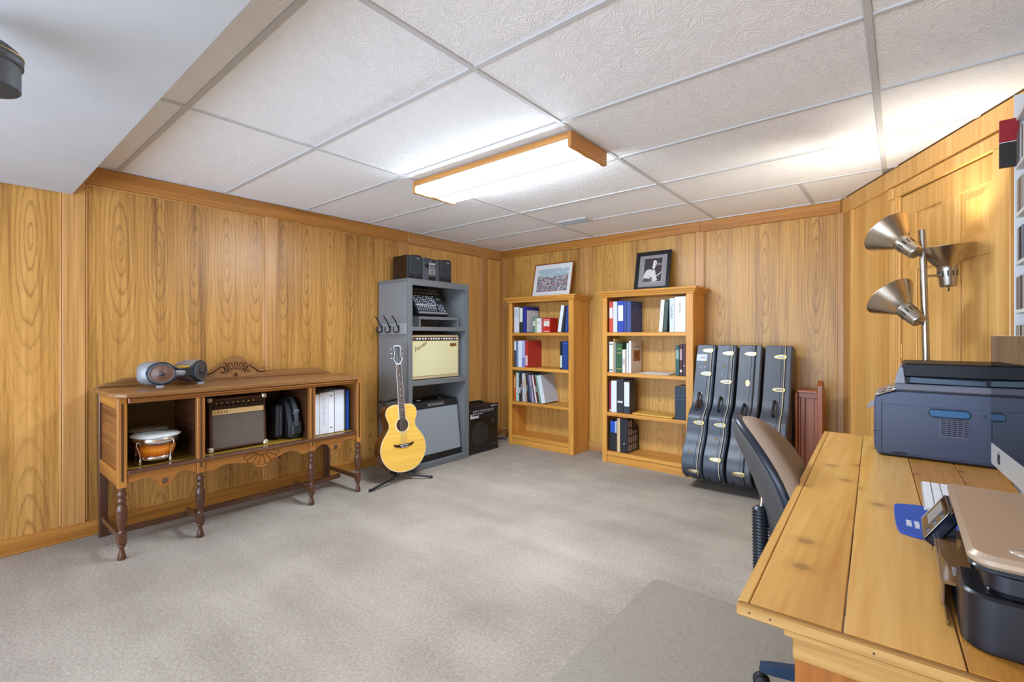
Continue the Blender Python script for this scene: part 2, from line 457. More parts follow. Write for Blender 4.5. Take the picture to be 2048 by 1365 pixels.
# ---- angled wall with the six-panel pine door
def rw(b, t0, t1, z0, z1, o0, o1, bev=.003):           # box on the angled wall, o = height off the wall
    b.M = RM; b.box(t0, t1, z0, z1, RSGN * o0, RSGN * o1, bev); return b
L = tR
wr = struct(rw(B(), 0, L, 0, H + .1, -.09, -.014).build('wall_angled', M_pine))
wr.name = 'wall_right'
rw(B(2), .0, .125, .0, 2.14, -.0135, .004).build('stile', M_trim, wr)
rw(B(2), .125, .16, .0, 2.14, -.0135, .012).build('bead', M_pine, wr)
rw(B(2), .16, .655, .0, 2.14, -.0135, -.004, .001).build('panel', M_pine, wr)
rw(B(2), .655, 1.63, 2.125, 2.15, -.0135, -.004, .001).build('panel', M_pine, wr)
rw(B(2), 1.55, L, 0, 2.14, -.0135, -.004, .001).build('panel', M_pine, wr)
q = rw(B(0), .01, L, 2.14, H - .001, -.0135, .012); q.build('top_rail', M_pine, wr)
rw(B(0), .16, .655, 0, .09, -.004, .012).build('base_strip', M_trim, wr)
wr2 = struct(B().box(XR, XR + .08, YB, YR, 0, H + .1).build('wall_side', M_pine)); wr2.name = 'wall_far_right'
dr = struct(rw(B(2), .755, 1.485, .02, 2.055, -.0135, -.0095, .001).build('door_1', M_pine))
for a, b_, z0, z1 in ((.755, .897, .02, 2.055), (1.445, 1.485, .02, 2.055), (1.112, 1.25, .02, 2.055)):
    rw(B(2), a, b_, z0, z1, -.0095, -.002, .003).build('door_stile', M_pine, dr)
for z0, z1 in ((1.93, 2.055), (1.60, 1.69), (.86, .98), (.02, .22)):
    rw(B(0), .755, 1.485, z0, z1, -.0095, -.0015, .003).build('door_rail', M_pine, dr)
for a, b_ in ((.897, 1.112), (1.25, 1.445)):
    for z0, z1 in ((1.69, 1.93), (.98, 1.60), (.22, .86)):
        q = B(2); q.M = RM
        o0, o1 = RSGN * -.0095, RSGN * -.0025; m = .012; n_ = .045
        A = [(a+m, z0+m), (b_-m, z0+m), (b_-m, z1-m), (a+m, z1-m)]; C = [(a+n_, z0+n_), (b_-n_, z0+n_), (b_-n_, z1-n_), (a+n_, z1-n_)]
        vs = [(x, y, o0) for x, y in A] + [(x, y, o1) for x, y in C]
        q.raw(vs, [[0, 1, 5, 4], [1, 2, 6, 5], [2, 3, 7, 6], [3, 0, 4, 7], [4, 5, 6, 7]]); q.build('door_panel', M_pine, dr)
for z in (.35, 1.12, 1.83): rw(B(2), .742, .762, z - .045, z + .045, .0, .006, .001).build('hinge', M_brass, dr)
rw(B(2), .655, .755, 0, 2.06, -.004, .014, .004).build('trim_1', M_pine)['kind'] = 'structure'
rw(B(2), .67, .682, 0, 2.06, .014, .020, .002).build('fluting', M_pine, bpy.data.objects['trim_1'])
rw(B(2), .727, .739, 0, 2.06, .014, .020, .002).build('fluting', M_pine, bpy.data.objects['trim_1'])
rw(B(2), 1.485, 1.585, 0, 2.06, -.004, .014, .004).build('trim_2', M_pine)['kind'] = 'structure'
t3 = struct(rw(B(0), .70, 1.60, 2.06, 2.128, -.004, .016, .004).build('trim_3', M_pine))
rw(B(2), .648, .70, 2.06, 2.130, -.004, .022, .004).build('corner_block', M_pine, t3)

# ---- fluorescent fixture
fx = thing('ceiling_light', 'long oak-trimmed fluorescent ceiling light with a glowing white lens', 'light', (1.90, -2.19, H))
k = NT('fluorescent lens'); tcg = k.n('ShaderNodeTexCoord').outputs['Object']
yv = k.n('ShaderNodeSeparateXYZ', {0: tcg}).outputs[1]
pf = k.ramp(k.math('ABSOLUTE', yv), [(0, (.0065, .0075, .0085)), (.020, (.0075, .0085, .0095)), (.044, (.03, .035, .04)), (.055, (.79, .93, 1.11)), (.10, (.79, .93, 1.11)), (.155, (.66, .77, .88))])
k.set(k.b.inputs['Emission Color'], pf); k.b.inputs['Emission Strength'].default_value = LAMP
M_lens = k.fin('e8e8e8', .4)
B(0).box(1.30, 2.505, -2.372, -2.008, H - .040, H - .003, .002).build('housing', M_lightoak, fx)
q = B(0); q.prism([(-2.362, H-.041), (-2.362, H-.060), (-2.345, H-.078), (-2.035, H-.078), (-2.018, H-.060), (-2.018, H-.041)], 1.302, 2.503, axis=0, b=.001)
q.build('lens', M_lens, fx)
for x0 in (1.282, 2.503):
    B(1).prism(rrect(-2.376, -2.004, H - .084, H - .002, .010, 3), x0, x0 + .022, axis=0, b=.002).build('end_cap', M_lightoak, fx)
B(0).box(1.303, 2.503, -2.376, -2.366, H - .044, H - .040, .001).build('trim_strip', M_white, fx)
# ---- ceiling vent
vt = thing('ceiling_vent', 'small white ceiling air vent near the back wall', 'vent', (1.52, -.725, H))
B(0).box(1.36, 1.67, -.80, -.65, H - .006, H + .004, .002).build('frame', M_white, vt)
for i in range(6): 
    q = B(0); q.M = T(0, -.77 + i * .018, H - .009) @ rot(15, 'X'); q.box(1.39, 1.64, -.006, .006, -.001, .001, .0003); q.build('slat', M_white, vt)
# ================================================================ SIDEBOARD against the left wall
sb = thing('sideboard', 'antique walnut sideboard on turned legs with three open bays and a carved crest', 'sideboard', (.31, -3.04, 0))
def P2(b, poly, a0, a1, axis, **k): return b.prism(poly, a0, a1, axis, **k)
# top with clipped front corners
tp = [(.045, -3.80), (.47, -3.80), (.515, -3.785), (.575, -3.745), (.575, -2.335), (.515, -2.295), (.47, -2.28), (.045, -2.28)]
B(1).prism(tp, .876, .902, b=.005).build('top', M_walnuttop, sb)
B(1).box(.535, .562, -3.735, -2.34, .845, .877, .004).build('top_rail', M_walnut, sb)
B(1).box(.555, .570, -3.735, -2.34, .858, .872, .006).build('moulding', M_walnut, sb)
# posts with a routed slot, legs beneath
def post(y0, y1, z0):
    b = B(2).box(.515, .553, y0, y1, z0, .876, .003); o = b.build('post', M_walnutlt, sb)
    b = B(2).prism(rrect(y0 + .0155, y1 - .0155, z0 + .035, .85, .006, 3), .5525, .5545, axis=0); b.build('slot', M_turned, o)
LEG = [(.010, .386), (.016, .386), (.016, .376), (.012, .372), (.020, .362), (.0215, .352), (.020, .342), (.014, .334), (.020, .326), (.021, .317), (.019, .308),
       (.014, .300), (.022, .288), (.0255, .270), (.026, .255), (.0245, .250), (.0255, .246), (.024, .225), (.020, .195), (.0145, .165), (.013, .155), (.018, .149), (.018, .143), (.012, .140)]
FOOT = [(.012, .085), (.018, .078), (.017, .070), (.011, .064), (.010, .058), (.014, .040), (.019, .018), (.0205, .006), (.018, .0)]
for y, y0, y1 in ((-3.758, -3.779, -3.737), (-3.386, -3.407, -3.365), (-2.690, -2.711, -2.669), (-2.316, -2.337, -2.296)):
    post(y0, y1, .388)
    b = B(2); b.M = T(.534, y, 0)
    b.lathe(LEG[::-1], 18); b.lathe(FOOT[::-1], 18)
    b.M = Matrix(); b.box(.514, .554, y - .020, y + .020, .084, .141, .004); b.build('leg', M_turned, sb)
for y in (-3.758, -2.316):
    B(2).box(.045, .085, y - .021, y + .021, 0, .876, .003).build('rear_leg', M_turned, sb)
    B(0).box(.085, .515, y - .012, y + .012, .10, .128, .003).build('side_stretcher', M_turned, sb)
    B(0).box(.085, .515, y - .008, y + .008, .45, .85, .001).build('side_panel', M_walnut, sb)
    B(0).box(.08, .518, y - .018, y + .018, .395, .475, .002).build('side_rail', M_walnutlt, sb)
    B(0).box(.08, .518, y - .018, y + .018, .815, .876, .002).build('side_rail', M_walnutlt, sb)
for y in (-3.386, -2.690): B(0).box(.295, .515, y - .010, y + .010, .10, .126, .003).build('cross_stretcher', M_turned, sb)
B(1).box(.283, .313, -3.74, -2.33, .068, .100, .005).build('long_stretcher', M_turned, sb)
B(1).box(.06, .53, -3.745, -2.325, .452, .474, .002).build('bottom_board', wood('sideboard floor', 'c2993c', '7a5a1c', rough=.25, fine=30), sb)
B(1).box(.515, .560, -3.737, -2.337, .458, .478, .004).build('shelf_edge', M_turned, sb)
B(1).box(.05, .058, -3.745, -2.325, .40, .876, .001).build('back_board', wood('sideboard back', '7d5f2c', '4c3615', rough=.5), sb)
for y in (-3.386, -2.690): B(0).box(.06, .515, y - .008, y + .008, .474, .876, .001).build('divider', M_turned, sb)
# scalloped aprons (y, z)
ap = [[(-3.737, .405), (-3.70, .412), (-3.665, .420), (-3.63, .412), (-3.607, .385), (-3.60, .372), (-3.585, .358), (-3.565, .352), (-3.545, .358), (-3.53, .372), (-3.52, .385), (-3.497, .414), (-3.46, .421), (-3.44, .412), (-3.407, .392)],
      [(-3.365, .390), (-3.345, .384), (-3.32, .386), (-3.29, .398), (-3.25, .408), (-3.19, .404), (-3.13, .392), (-3.085, .368), (-3.05, .350), (-3.034, .347), (-3.015, .352), (-2.98, .368), (-2.93, .392), (-2.87, .414), (-2.83, .416), (-2.79, .398), (-2.765, .380), (-2.74, .376), (-2.711, .388)],
      [(-2.669, .392), (-2.635, .412), (-2.61, .420), (-2.575, .412), (-2.553, .385), (-2.545, .372), (-2.53, .358), (-2.508, .352), (-2.486, .358), (-2.47, .372), (-2.46, .385), (-2.435, .414), (-2.40, .421), (-2.37, .412), (-2.337, .405)]]
aps = []
for a in ap:
    lo_ = smooth_poly(a, 3, False)
    aps.append(B(1).prism([(lo_[0][0], .460)] + lo_ + [(lo_[-1][0], .460)], .523, .543, axis=0, b=.003).build('apron', M_walnutlt, sb))
for i, y in ((0, -3.565), (2, -2.508)):                 # oval rosettes
    b = B(); b.M = T(.543, y, .385) @ rot(90, 'Y') @ Matrix.Diagonal((1.15, .95, 1, 1))
    b.lathe([(.0155, 0), (.0155, .003), (.012, .004), (.010, .002), (.006, .002), (.004, .005), (0, .006)], 18); b.build('rosette', M_turned, aps[i])
b = B()                                                 # incised shell
cy, cz = -3.034, .458
tips = []
for i in range(8):
    a = R(188 + i * (352 - 188) / 7); r0, r1 = .040, .105
    p0 = (.5445, cy + r0 * math.cos(a) * 1.0, cz + r0 * math.sin(a) * .75); p1 = (.5445, cy + r1 * math.cos(a) * 1.02, cz + r1 * math.sin(a) * .86)
    b.tube([p0, p1], .0011, 5); tips.append((p0, p1))
for (a0, a1), (b0, b1) in zip(tips, tips[1:]):
    b.tube([a0, b0], .0011, 5)
    mid = [(a1[k_] + b1[k_]) / 2 for k_ in range(3)]; d = Vector((0, mid[1] - cy, mid[2] - cz)).normalized() * .010
    b.tube([a1, (mid[0], mid[1] + d.y, mid[2] + d.z), b1], .0011, 5)
b.build('shell_carving', M_dark_line, aps[1])
# back rail and carved crest
br = [(-3.785, .902), (-3.785, .912), (-3.74, .925), (-3.70, .932), (-3.67, .95), (-3.60, .952), (-2.45, .952), (-2.40, .950), (-2.36, .934), (-2.30, .915), (-2.28, .902)]
B(1).prism(br, .048, .068, axis=0, b=.003).build('back_rail', M_walnuttop, sb)
half = [(0, .150), (.022, .149), (.035, .144), (.045, .146), (.058, .136), (.066, .126), (.074, .118), (.074, .106), (.085, .100), (.105, .098), (.125, .088), (.145, .070), (.165, .055), (.182, .050), (.186, .060), (.196, .066), (.206, .062), (.212, .048), (.206, .034), (.19, .026), (.16, .030), (.14, .040)]
cr = [(-3.02 + y, .915 + z) for y, z in half] + [(-3.02 + .14, .915), (-3.02 - .14, .915)] + [(-3.02 - y, .915 + z) for y, z in half[:0:-1]]
crest = B(1).prism(cr, .050, .0712, axis=0, b=.003).build('crest', M_walnuttop, sb)
b = B()
for s_ in (-1, 1):
    b.tube([(.0722, -3.02 + s_ * y, .915 + z) for y, z in smooth_poly([(.206, .036), (.18, .030), (.15, .040), (.12, .062), (.10, .076), (.085, .078), (.072, .068), (.070, .050), (.078, .038), (.09, .036), (.098, .044)], 4, False)], .0030, 6)
    b.tube([(.0722, -3.02 + s_ * y, .915 + z) for y, z in smooth_poly([(.074, .104), (.06, .092), (.052, .07), (.055, .045), (.068, .028)], 4, False)], .0024, 6)
for i in range(5):
    a = R(90 + (i - 2) * 24); b_ = []
    for t, wd in ((.048, .004), (.07, .0075), (.09, .010), (.105, .006)): b_.append((t, wd))
    for sg in (-1, 1):
        b.tube([(.0722, -3.02 + t * math.cos(a) - sg * wd * math.sin(a), .925 + t * math.sin(a) + sg * wd * math.cos(a)) for t, wd in b_], .0016, 5)
    if i in (1, 2, 3):
        for sg in (-1, 1): b.tube([(.0722, -3.02 + t * math.cos(a) - sg * wd * math.sin(a), .948 - t * math.sin(a) * .9 + sg * wd * .3) for t, wd in ((.006, .002), (.022, .005), (.034, .004))], .0016, 5)
b.build('crest_carving', M_dark_line, crest)

# ---- speaker dock on the sideboard: silver body, black hourglass face
dk = thing('speaker_dock', 'silver dual-pod speaker dock with black hourglass face on the walnut sideboard', 'speaker', (.214, -3.440, .902), R(15))
RB = .23
def bend(b):
    for i, v in enumerate(b.v):
        th = v.y / RB; q = v.x - .118 + RB
        b.v[i] = Vector((q * math.cos(th) - RB + .118, q * math.sin(th), v.z))
    return b
def sec(y):                                             # half height and depth along the length
    t = abs(y) / .20; k_ = .5 - .5 * math.cos(math.pi * min(1, t * 1.25)); 
    return .034 + .040 * k_, .09 + .10 * k_
rings = []
N = 32
for i in range(N + 1):
    y = -.268 + .536 * i / N; hh, dp = sec(y)
    e = math.sqrt(max(0.02, 1 - (max(0, abs(y) - .165) / .104) ** 2)) if abs(y) > .165 else 1
    hh *= e ** .6; ring = []
    for q in range(20):
        a = 2 * math.pi * q / 20; c_, s_ = math.cos(a), math.sin(a)
        ring.append((( .06 + (dp * .62 if c_ < 0 else .05) * e * math.copysign(abs(c_) ** .8, c_)) , y, .083 + hh * math.copysign(abs(s_) ** .8, s_)))
    rings.append(ring)
bend(B(1).loft(rings)).build('shell', plain('silver shell', '8e8e90', .38, .2), dk, off=(0, 0, 0))
out = []
for i in range(33):
    y = -.19 + .38 * i / 32; t = abs(y)
    hh = .026 + .044 * (.5 - .5 * math.cos(math.pi * min(1, max(0, t - .02) / .085)))
    if t > .115: hh *= math.sqrt(max(.0, 1 - ((t - .115) / .0751) ** 2))
    out.append((y, hh))
poly = [(y, .083 + h_) for y, h_ in out] + [(y, .083 - h_) for y, h_ in out[-2:0:-1]]
bend(B().prism(poly, .095, .118, axis=0, b=.006)).build('face', plain('dock face', '232529', .45), dk, off=(0, 0, 0))
for y in (-.113, .113):
    b = B(); b.M = T(.118, y, .083) @ rot(90, 'Y')
    b.lathe([(.060, -.004), (.062, .003), (.057, .006), (.054, .003)], 28, caps=False); bend(b); g_ = b.build('speaker_ring', plain('speaker ring', '4a5260', .35), dk, off=(0, 0, 0))
    b = B(); b.M = T(.119, y, .083) @ rot(90, 'Y')
    b.lathe([(.054, .003), (.052, .001), (.046, .003), (.016, -.004), (.015, -.002), (.010, .002), (0, .004)], 28, caps=False)
    bend(b).build('speaker_cone', plain('bronze cone', '6a4a3a', .4) if y < 0 else plain('slate cone', '4a4340', .4), dk, off=(0, 0, 0))
    b = B(); b.M = T(.119, y, .083) @ rot(90, 'Y'); b.lathe([(.013, .0), (.011, .006), (0, .009)], 16); bend(b).build('dust_cap', M_dkgrey, dk, off=(0, 0, 0))
b = B(); b.M = T(.07, .01, .113); b.lathe([(.034, 0), (.036, .006), (.028, .010), (.018, .006), (.012, .003), (0, .003)], 22); b.build('dock_cradle', plain('amber dock', 'c99a16', .3), dk, off=(0, 0, 0))
for y in (-.11, .11):
    b = B(); b.M = T(.075, y, 0); b.lathe([(.018, 0), (.018, .006), (.024, .014)], 12); b.build('foot', M_silver, dk, off=(0, 0, 0))
for ch_ in dk.children: ch_.scale = (1.1, 1.1, 1.0)

# ---- bongos in the left bay
bg = thing('bongo_drums', 'pair of sunburst bongo drums with chrome hardware in the left sideboard bay', 'bongos', (.375, -3.575, .478), R(-4))
k = NT('sunburst'); zz = k.n('ShaderNodeSeparateXYZ', {0: k.n('ShaderNodeTexCoord').outputs['Generated']}).outputs[2]
gr = k.noise(k.uv(120, 4), 1, 3, .5)
M_burst = k.fin(k.mix(.25, k.ramp(zz, [(.05, '5a1f06'), (.3, 'c05a10'), (.55, 'e58a1c'), (.8, 'b04a0c'), (.97, '4a1604')]), k.ramp(gr, [(.3, '8a3a0a'), (.7, 'f0a030')])), .15)
for (x, y, rr) in ((.035, .0, .108), (-.19, .0, .092)):
    tag_ = 0
    b = B(2); b.M = T(x, y, 0); b.lathe([(rr * .74, .028), (rr * .78, .032), (rr * .90, .085), (rr * .95, .125)], 28); b.build('shell', M_burst, bg, off=(0, 0, 0))
    b = B(2); b.M = T(x, y, 0); b.lathe([(rr * .80, .022), (rr * .83, .022), (rr * .84, .040), (rr * .80, .042)], 28, caps=False); b.build('bottom_hoop', M_chrome, bg, off=(0, 0, 0))
    b = B(2); b.M = T(x, y, 0); b.lathe([(rr * 1.02, .112), (rr * 1.05, .112), (rr * 1.06, .148), (rr * 1.02, .150)], 28, caps=False); b.build('rim', M_chrome, bg, off=(0, 0, 0))
    b = B(2); b.M = T(x, y, 0); b.lathe([(rr * 1.06, .150), (rr * 1.13, .154), (rr * 1.14, .157), (rr * 1.10, .160), (rr * 1.02, .164), (rr * 1.0, .1665), (rr * .5, .167), (0, .167)], 32); b.build('drumhead', plain('drumhead', 'd8dbd6', .35), bg, off=(0, 0, 0))
    for i in range(4):
        a = R(35 + 90 * i); c_, s_ = math.cos(a), math.sin(a)
        pts = [(x + c_ * rr * q, y + s_ * rr * q, z) for q, z in ((1.04, .130), (1.10, .128), (1.13, .118), (1.06, .095), (.96, .07), (.92, .045), (.92, .004))]
        B().tube(smooth_poly(pts, 3, False), .0036, 7).build('tension_rod', M_chrome, bg, off=(0, 0, 0))
        b = B(); b.M = T(x + c_ * rr * .92, y + s_ * rr * .92, 0); b.lathe([(.007, 0), (.009, .012), (.007, .03)], 10); b.build('lug', M_chrome, bg, off=(0, 0, 0))
B().box(-.055, -.03, -.03, .03, .05, .11, .003).build('centre_block', M_dkgrey, bg, off=(0, 0, 0))

# ---- brown practice amplifier in the middle bay (front leans back a little)
M_guard = plain('cream metal', 'd8ccb4', .35, .5)
M_tolexbr = plain('brown vinyl', '4a2a1c', .45, noise=.15, nscale=150, bump=.2)
M_grille = plain('brown grille cloth', '5d5348', .9, noise=.45, nscale=260, bump=.3)
ca = thing('guitar_amp', 'brown acoustic guitar amplifier with a tan logo strip in the middle sideboard bay', 'amplifier', (.455, -3.137, .480))
LN = Matrix(((1, 0, -.07, 0), (0, 1, 0, 0), (0, 0, 1, 0), (0, 0, 0, 1)))   # raked front
def amp_part(b, name, m, par=ca): return b.build(name, m, par, off=(0, 0, 0))
def C(b): b.M = LN; return b
ca_body = amp_part(C(B()).box(-.24, .0, -.172, .172, .004, .335, .006), 'cabinet', M_tolexbr)
amp_part(C(B()).box(-.002, .003, -.155, .155, .018, .228, .001), 'grille', M_grille)
amp_part(C(B(1)).box(-.002, .006, -.155, .155, .230, .262, .001), 'logo_strip', wood('strip wood', 'e0bf86', 'b98d50', fine=80))
pn = amp_part(C(B()).box(-.002, .004, -.155, .155, .265, .318, .001), 'control_panel', plain('bronze panel', '3a2416', .35, .4))
for i in range(11):
    b = B(); b.M = LN @ T(.004, -.14 + i * .026 + (.014 if i > 7 else 0), .284) @ rot(90, 'Y'); b.lathe([(.0085, 0), (.0080, .010), (.0065, .013), (0, .013)], 10); b.build('knob', plain('knob black', '17110d', .3), pn, off=(0, 0, 0))
for i in range(8):
    b = B(); b.M = LN @ T(.0045, -.13 + i * .032, .303) @ rot(90, 'Y'); b.lathe([(.005, 0), (.004, .002), (0, .0025)], 8); b.build('dial_mark', M_brass, pn, off=(0, 0, 0))
for y in (-.165, .165):
    for z in (.012, .327):
        amp_part(C(B()).box(-.03, .007, y - .015, y + .015, z - .015, z + .015, .006), 'corner_guard', M_guard)
for y in (-.15, .15): 
    for x in (-.21, -.03): amp_part(B().cyl((x, y, -.002), .010, .010), 'foot', M_rubber)
text_b('CRATE', .023, LN @ frame((.0065, -.148, .238), (0, 1, 0), (0, 0, 1)), spacing=1.25).build('lettering', M_dark_line, ca, off=(0, 0, 0))

# ---- two black bags beside it
cb = thing('gig_bag', 'flat black padded pouch leaning beside the brown amplifier', 'bag', (.36, -2.865, .491), R(4))
b = B(2); b.M = rot(-3, 'X') @ rot(-4, 'Y'); b.prism(rrect(.0, .235, -.17, .05, .02, 4), -.022, .030, axis=1, b=.010, smooth=True); b.build('body', M_blacksoft, cb, off=(0, 0, 0))
b = B(); b.M = rot(-3, 'X') @ rot(-4, 'Y'); b.tube([(.052, .004, .02), (.056, .004, .11), (.050, .004, .215)], .0028, 6); b.build('zip', M_dkgrey, cb, off=(0, 0, 0))
cb = thing('camera_bag', 'bulky black shoulder bag with a buckled strap in the middle sideboard bay', 'bag', (.33, -2.762, .478))
prof = [(-.15, 0), (.09, 0), (.12, .02), (.125, .08), (.112, .15), (.085, .22), (.04, .275), (-.05, .28), (-.13, .25), (-.16, .1)]
B(2).prism(smooth_poly([(z, x) for x, z in prof], 3) , -.050, .047, axis=1, b=.018, smooth=True).build('body', M_blacksoft, cb, off=(0, 0, 0))
B(2).prism(rrect(-.04, .04, .03, .12, .015, 3), .112, .138, axis=0, b=.008, smooth=True).build('pocket', M_blacksoft, cb, off=(0, 0, 0))
b = B(); b.M = T(0, -.005, 0)
st = smooth_poly([(-.02, .0, .283), (.05, .0, .285), (.105, .0, .23), (.13, .0, .16), (.137, .0, .09)], 4, False)
b.loft([[(p[0] + .004, -.014, p[2] + .003), (p[0] + .004, .014, p[2] + .003), (p[0], .014, p[2]), (p[0], -.014, p[2])] for p in st], False); b.build('strap', plain('strap web', '3c3f45', .7), cb, off=(0, 0, 0))
b = B(); b.M = T(.127, -.005, .195) @ rot(28, 'Y'); b.box(.0, .010, -.019, .019, -.018, .018, .003); b.build('buckle', plain('buckle', '6b6f78', .35), cb, off=(0, 0, 0))
B().tube([(.138, -.03, .03), (.14, -.028, .1)], .002, 5).build('zip', M_midgrey, cb, off=(0, 0, 0))

# ---- ring binders in the right bay
def hexm(name, c, r=.45): return plain(name, c, r)
def binder(label, y0, y1, z1, c, spine=None, x1=.462, dep=.27, name='binder', cat='binder', tilt=0, group=None, text=None):
    ym = (y0 + y1) / 2; z1 = z1 - .016
    t = thing(name, label, cat, (x1, ym, .4785), 0, group); M = rot(tilt, 'X'); h = (y1 - y0) / 2
    m = hexm('cover ' + c, c)
    b = B(); b.M = M
    b.box(-dep, 0, -h, -h + .003, 0, z1 - .478, .001); b.box(-dep, 0, h - .003, h, 0, z1 - .478, .001); b.box(-.004, 0.001, -h, h, 0, z1 - .478, .001)
    b.build('cover', m, t, off=(0, 0, 0))
    b = B(); b.M = M; b.box(-dep + .01, -.008, -h + .004, h - .004, .006, z1 - .49, .001); b.build('pages', M_paper, t, off=(0, 0, 0))
    if spine:
        b = B(); b.M = M
        rnd = random.Random(len(label))
        z = z1 - .478 - .04
        while z > .06:
            if rnd.random() < .8: b.box(.001, .0014, -h * rnd.uniform(.3, .6), h * rnd.uniform(.1, .6), z, z + .0022, .0001)
            z -= .0075
        b['x'] if False else b.build('spine_print', plain('grey print', '8c90a0', .6), t, off=(0, 0, 0))
    return t
def ring_hole(t, y, z, m=None):
    b = B(); b.M = T(.001, y, z) @ rot(90, 'Y'); b.lathe([(.006, 0), (.006, .001), (.003, .0012), (0, .0005)], 10); b.build('finger_ring', m or M_dkgrey, t, off=(0, 0, 0))
binder('plain white binder at the left of the sideboard row', -2.652, -2.590, .795, 'e6eaf2')
binder('white binder with a printed contents spine in the sideboard', -2.588, -2.524, .803, 'e4e7ef', spine=True)
t = binder('white binder with two finger rings on its spine in the sideboard', -2.522, -2.474, .806, 'eceef3'); ring_hole(t, 0, .04); ring_hole(t, 0, .28)
binder('speckled white binder right of the ringed binder in the sideboard', -2.468, -2.392, .812, 'e2e5ec')
binder('dull grey-green folder between the white and blue binders in the sideboard', -2.388, -2.366, .812, '6d7366', dep=.22, x1=.44)
binder('bright blue binder at the right end of the sideboard row', -2.362, -2.340, .802, '1d4fa8', dep=.25, x1=.45)

# ---- power outlet behind the sideboard
wo = thing('wall_outlet', 'dark brown wall outlet plate low behind the sideboard', 'outlet', (.004, -2.735, .30))
B().box(.004, .009, -2.78, -2.68 + .01, .25, .33, .002).build('plate', plain('brown plate', '2b2018', .4), wo)
for z in (.272, .308): B().box(.009, .0105, -2.742, -2.718, z - .012, z + .012, .003).build('socket', plain('brown socket', '1c140e', .4), wo)
# ================================================================ GREY EQUIPMENT SHELF
M_gpaint = plain('grey painted wood', '7e8081', .5, noise=.05, nscale=30)
M_gpaintd = plain('grey painted frame', '6a6c6d', .5, noise=.05, nscale=30)
gs = thing('equipment_shelf', 'tall grey painted equipment shelf with three open bays', 'shelf', (.235, -1.40, 0))
B(2).box(.016, .450, -1.770, -1.752, 0, 1.70, .002).build('side_panel', M_gpaint, gs)
B(2).box(.016, .450, -1.048, -1.030, 0, 1.70, .002).build('side_panel', M_gpaint, gs)
B(1).box(.016, .452, -1.772, -1.028, 1.695, 1.722, .002).build('top', M_gpaintd, gs)
B(1).box(.016, .024, -1.752, -1.048, 0, 1.695, .001).build('back_panel', M_gpaint, gs)
B(1).box(.0242, .028, -1.750, -1.432, .05, .74, .001).build('back_insert', plain('brown hardboard', '8d7f74', .7), gs)
B(2).box(.024, .044, -1.43, -1.395, .06, .75, .001).build('back_batten', M_gpaintd, gs)
for y0, y1 in ((-1.774, -1.730), (-1.068, -1.026)): B(2).box(.448, .468, y0, y1, 0, 1.722, .002).build('front_stile', M_gpaintd, gs)
for z0, z1 in ((0, .045), (.764, .806), (1.258, 1.295), (1.664, 1.722)): B(1).box(.448, .467, -1.730, -1.068, z0, z1, .002).build('front_rail', M_gpaintd, gs)
for z in (.045, .806, 1.295): B(1).box(.024, .450, -1.752, -1.048, z - .02, z, .001).build('shelf_board', M_gpaint, gs)
B(0).box(.03, .448, -1.7745, -1.770, 1.695, 1.722, .001).build('top_edge', M_gpaintd, gs)
hk = B(0).box(.045, .435, -1.788, -1.770, 1.226, 1.325, .003).build('hook_rail', plain('hook board', '8e9193', .5), gs)
for x in (.10, .225, .35):
    b = B(); b.tube(smooth_poly([(x, -1.790, 1.285), (x, -1.808, 1.30), (x, -1.818, 1.33), (x, -1.838, 1.36), (x, -1.858, 1.385)], 4, False), [.006] * 15 + [.0045, .004], 8)
    b.tube(smooth_poly([(x, -1.790, 1.262), (x, -1.808, 1.245), (x, -1.835, 1.243), (x, -1.848, 1.262), (x, -1.846, 1.285)], 4, False), .0055, 8)
    b.box(x - .011, x + .011, -1.793, -1.787, 1.245, 1.305, .002); b.ball((x, -1.860, 1.387), .007); b.ball((x, -1.846, 1.288), .007)
    b.build('coat_hook', M_black, hk)

# ---- mini stereo on top: two speakers and a centre unit
M_spk = plain('speaker front', '2b2f36', .45)
M_cloth = plain('speaker cloth', '3a3d42', .8, noise=.2, nscale=400)
M_brownsd = plain('speaker walnut vinyl', '2c1509', .4)
for nm, y0, y1 in (('left', -1.640, -1.468), ('right', -1.262, -1.092)):
    t = thing('bookshelf_speaker', 'black stereo speaker at the %s end of the grey shelf top' % nm, 'speaker', (.15, (y0 + y1) / 2, 1.722), 0)
    B().box(.06, .272, y0, y1, 1.722, 1.965, .003).build('cabinet', M_brownsd, t)
    top = [(y0, 1.722), (y1, 1.722), (y1, 1.952)] + [(y1 - (y1 - y0) * i / 8, 1.952 + .022 * math.sin(math.pi * (.25 + .75 * i / 8)) ) for i in range(1, 8)] + [(y0, 1.965)]
    B().prism(top, .270, .285, axis=0, b=.003).build('baffle', M_spk, t)
    gp = [(y0 + .012, 1.80), ((y0 + y1) / 2, 1.783), (y1 - .012, 1.80), (y1 - .012, 1.945), ((y0 + y1) / 2, 1.958), (y0 + .012, 1.952)]
    g = B().prism(gp, .284, .293, axis=0, b=.004).build('grille', M_cloth, t)
    b = B(); b.M = T(.2935, (y0 + y1) / 2, 1.86) @ rot(90, 'Y'); b.lathe([(.055, 0), (.05, .0015), (.045, 0), (.02, -.0005), (.014, .002), (0, .003)], 24, caps=False); b.build('cone', plain('cone shade', '33363b', .6), g)
    B().box(.293, .2945, (y0 + y1) / 2 + .01, (y0 + y1) / 2 + .045, 1.937, 1.945, .0005).build('badge', M_silver, t)
    for s0, s1 in ((y0 + .012, (y0 + y1) / 2 - .012), ((y0 + y1) / 2 + .012, y1 - .012)): B().box(.285, .288, s0, s1, 1.735, 1.775, .004).build('port', M_black, t)
t = thing('stereo_receiver', 'mini stereo unit with disc and tape decks between the two black speakers', 'stereo', (.17, -1.365, 1.722), 0)
y0, y1 = -1.462, -1.268
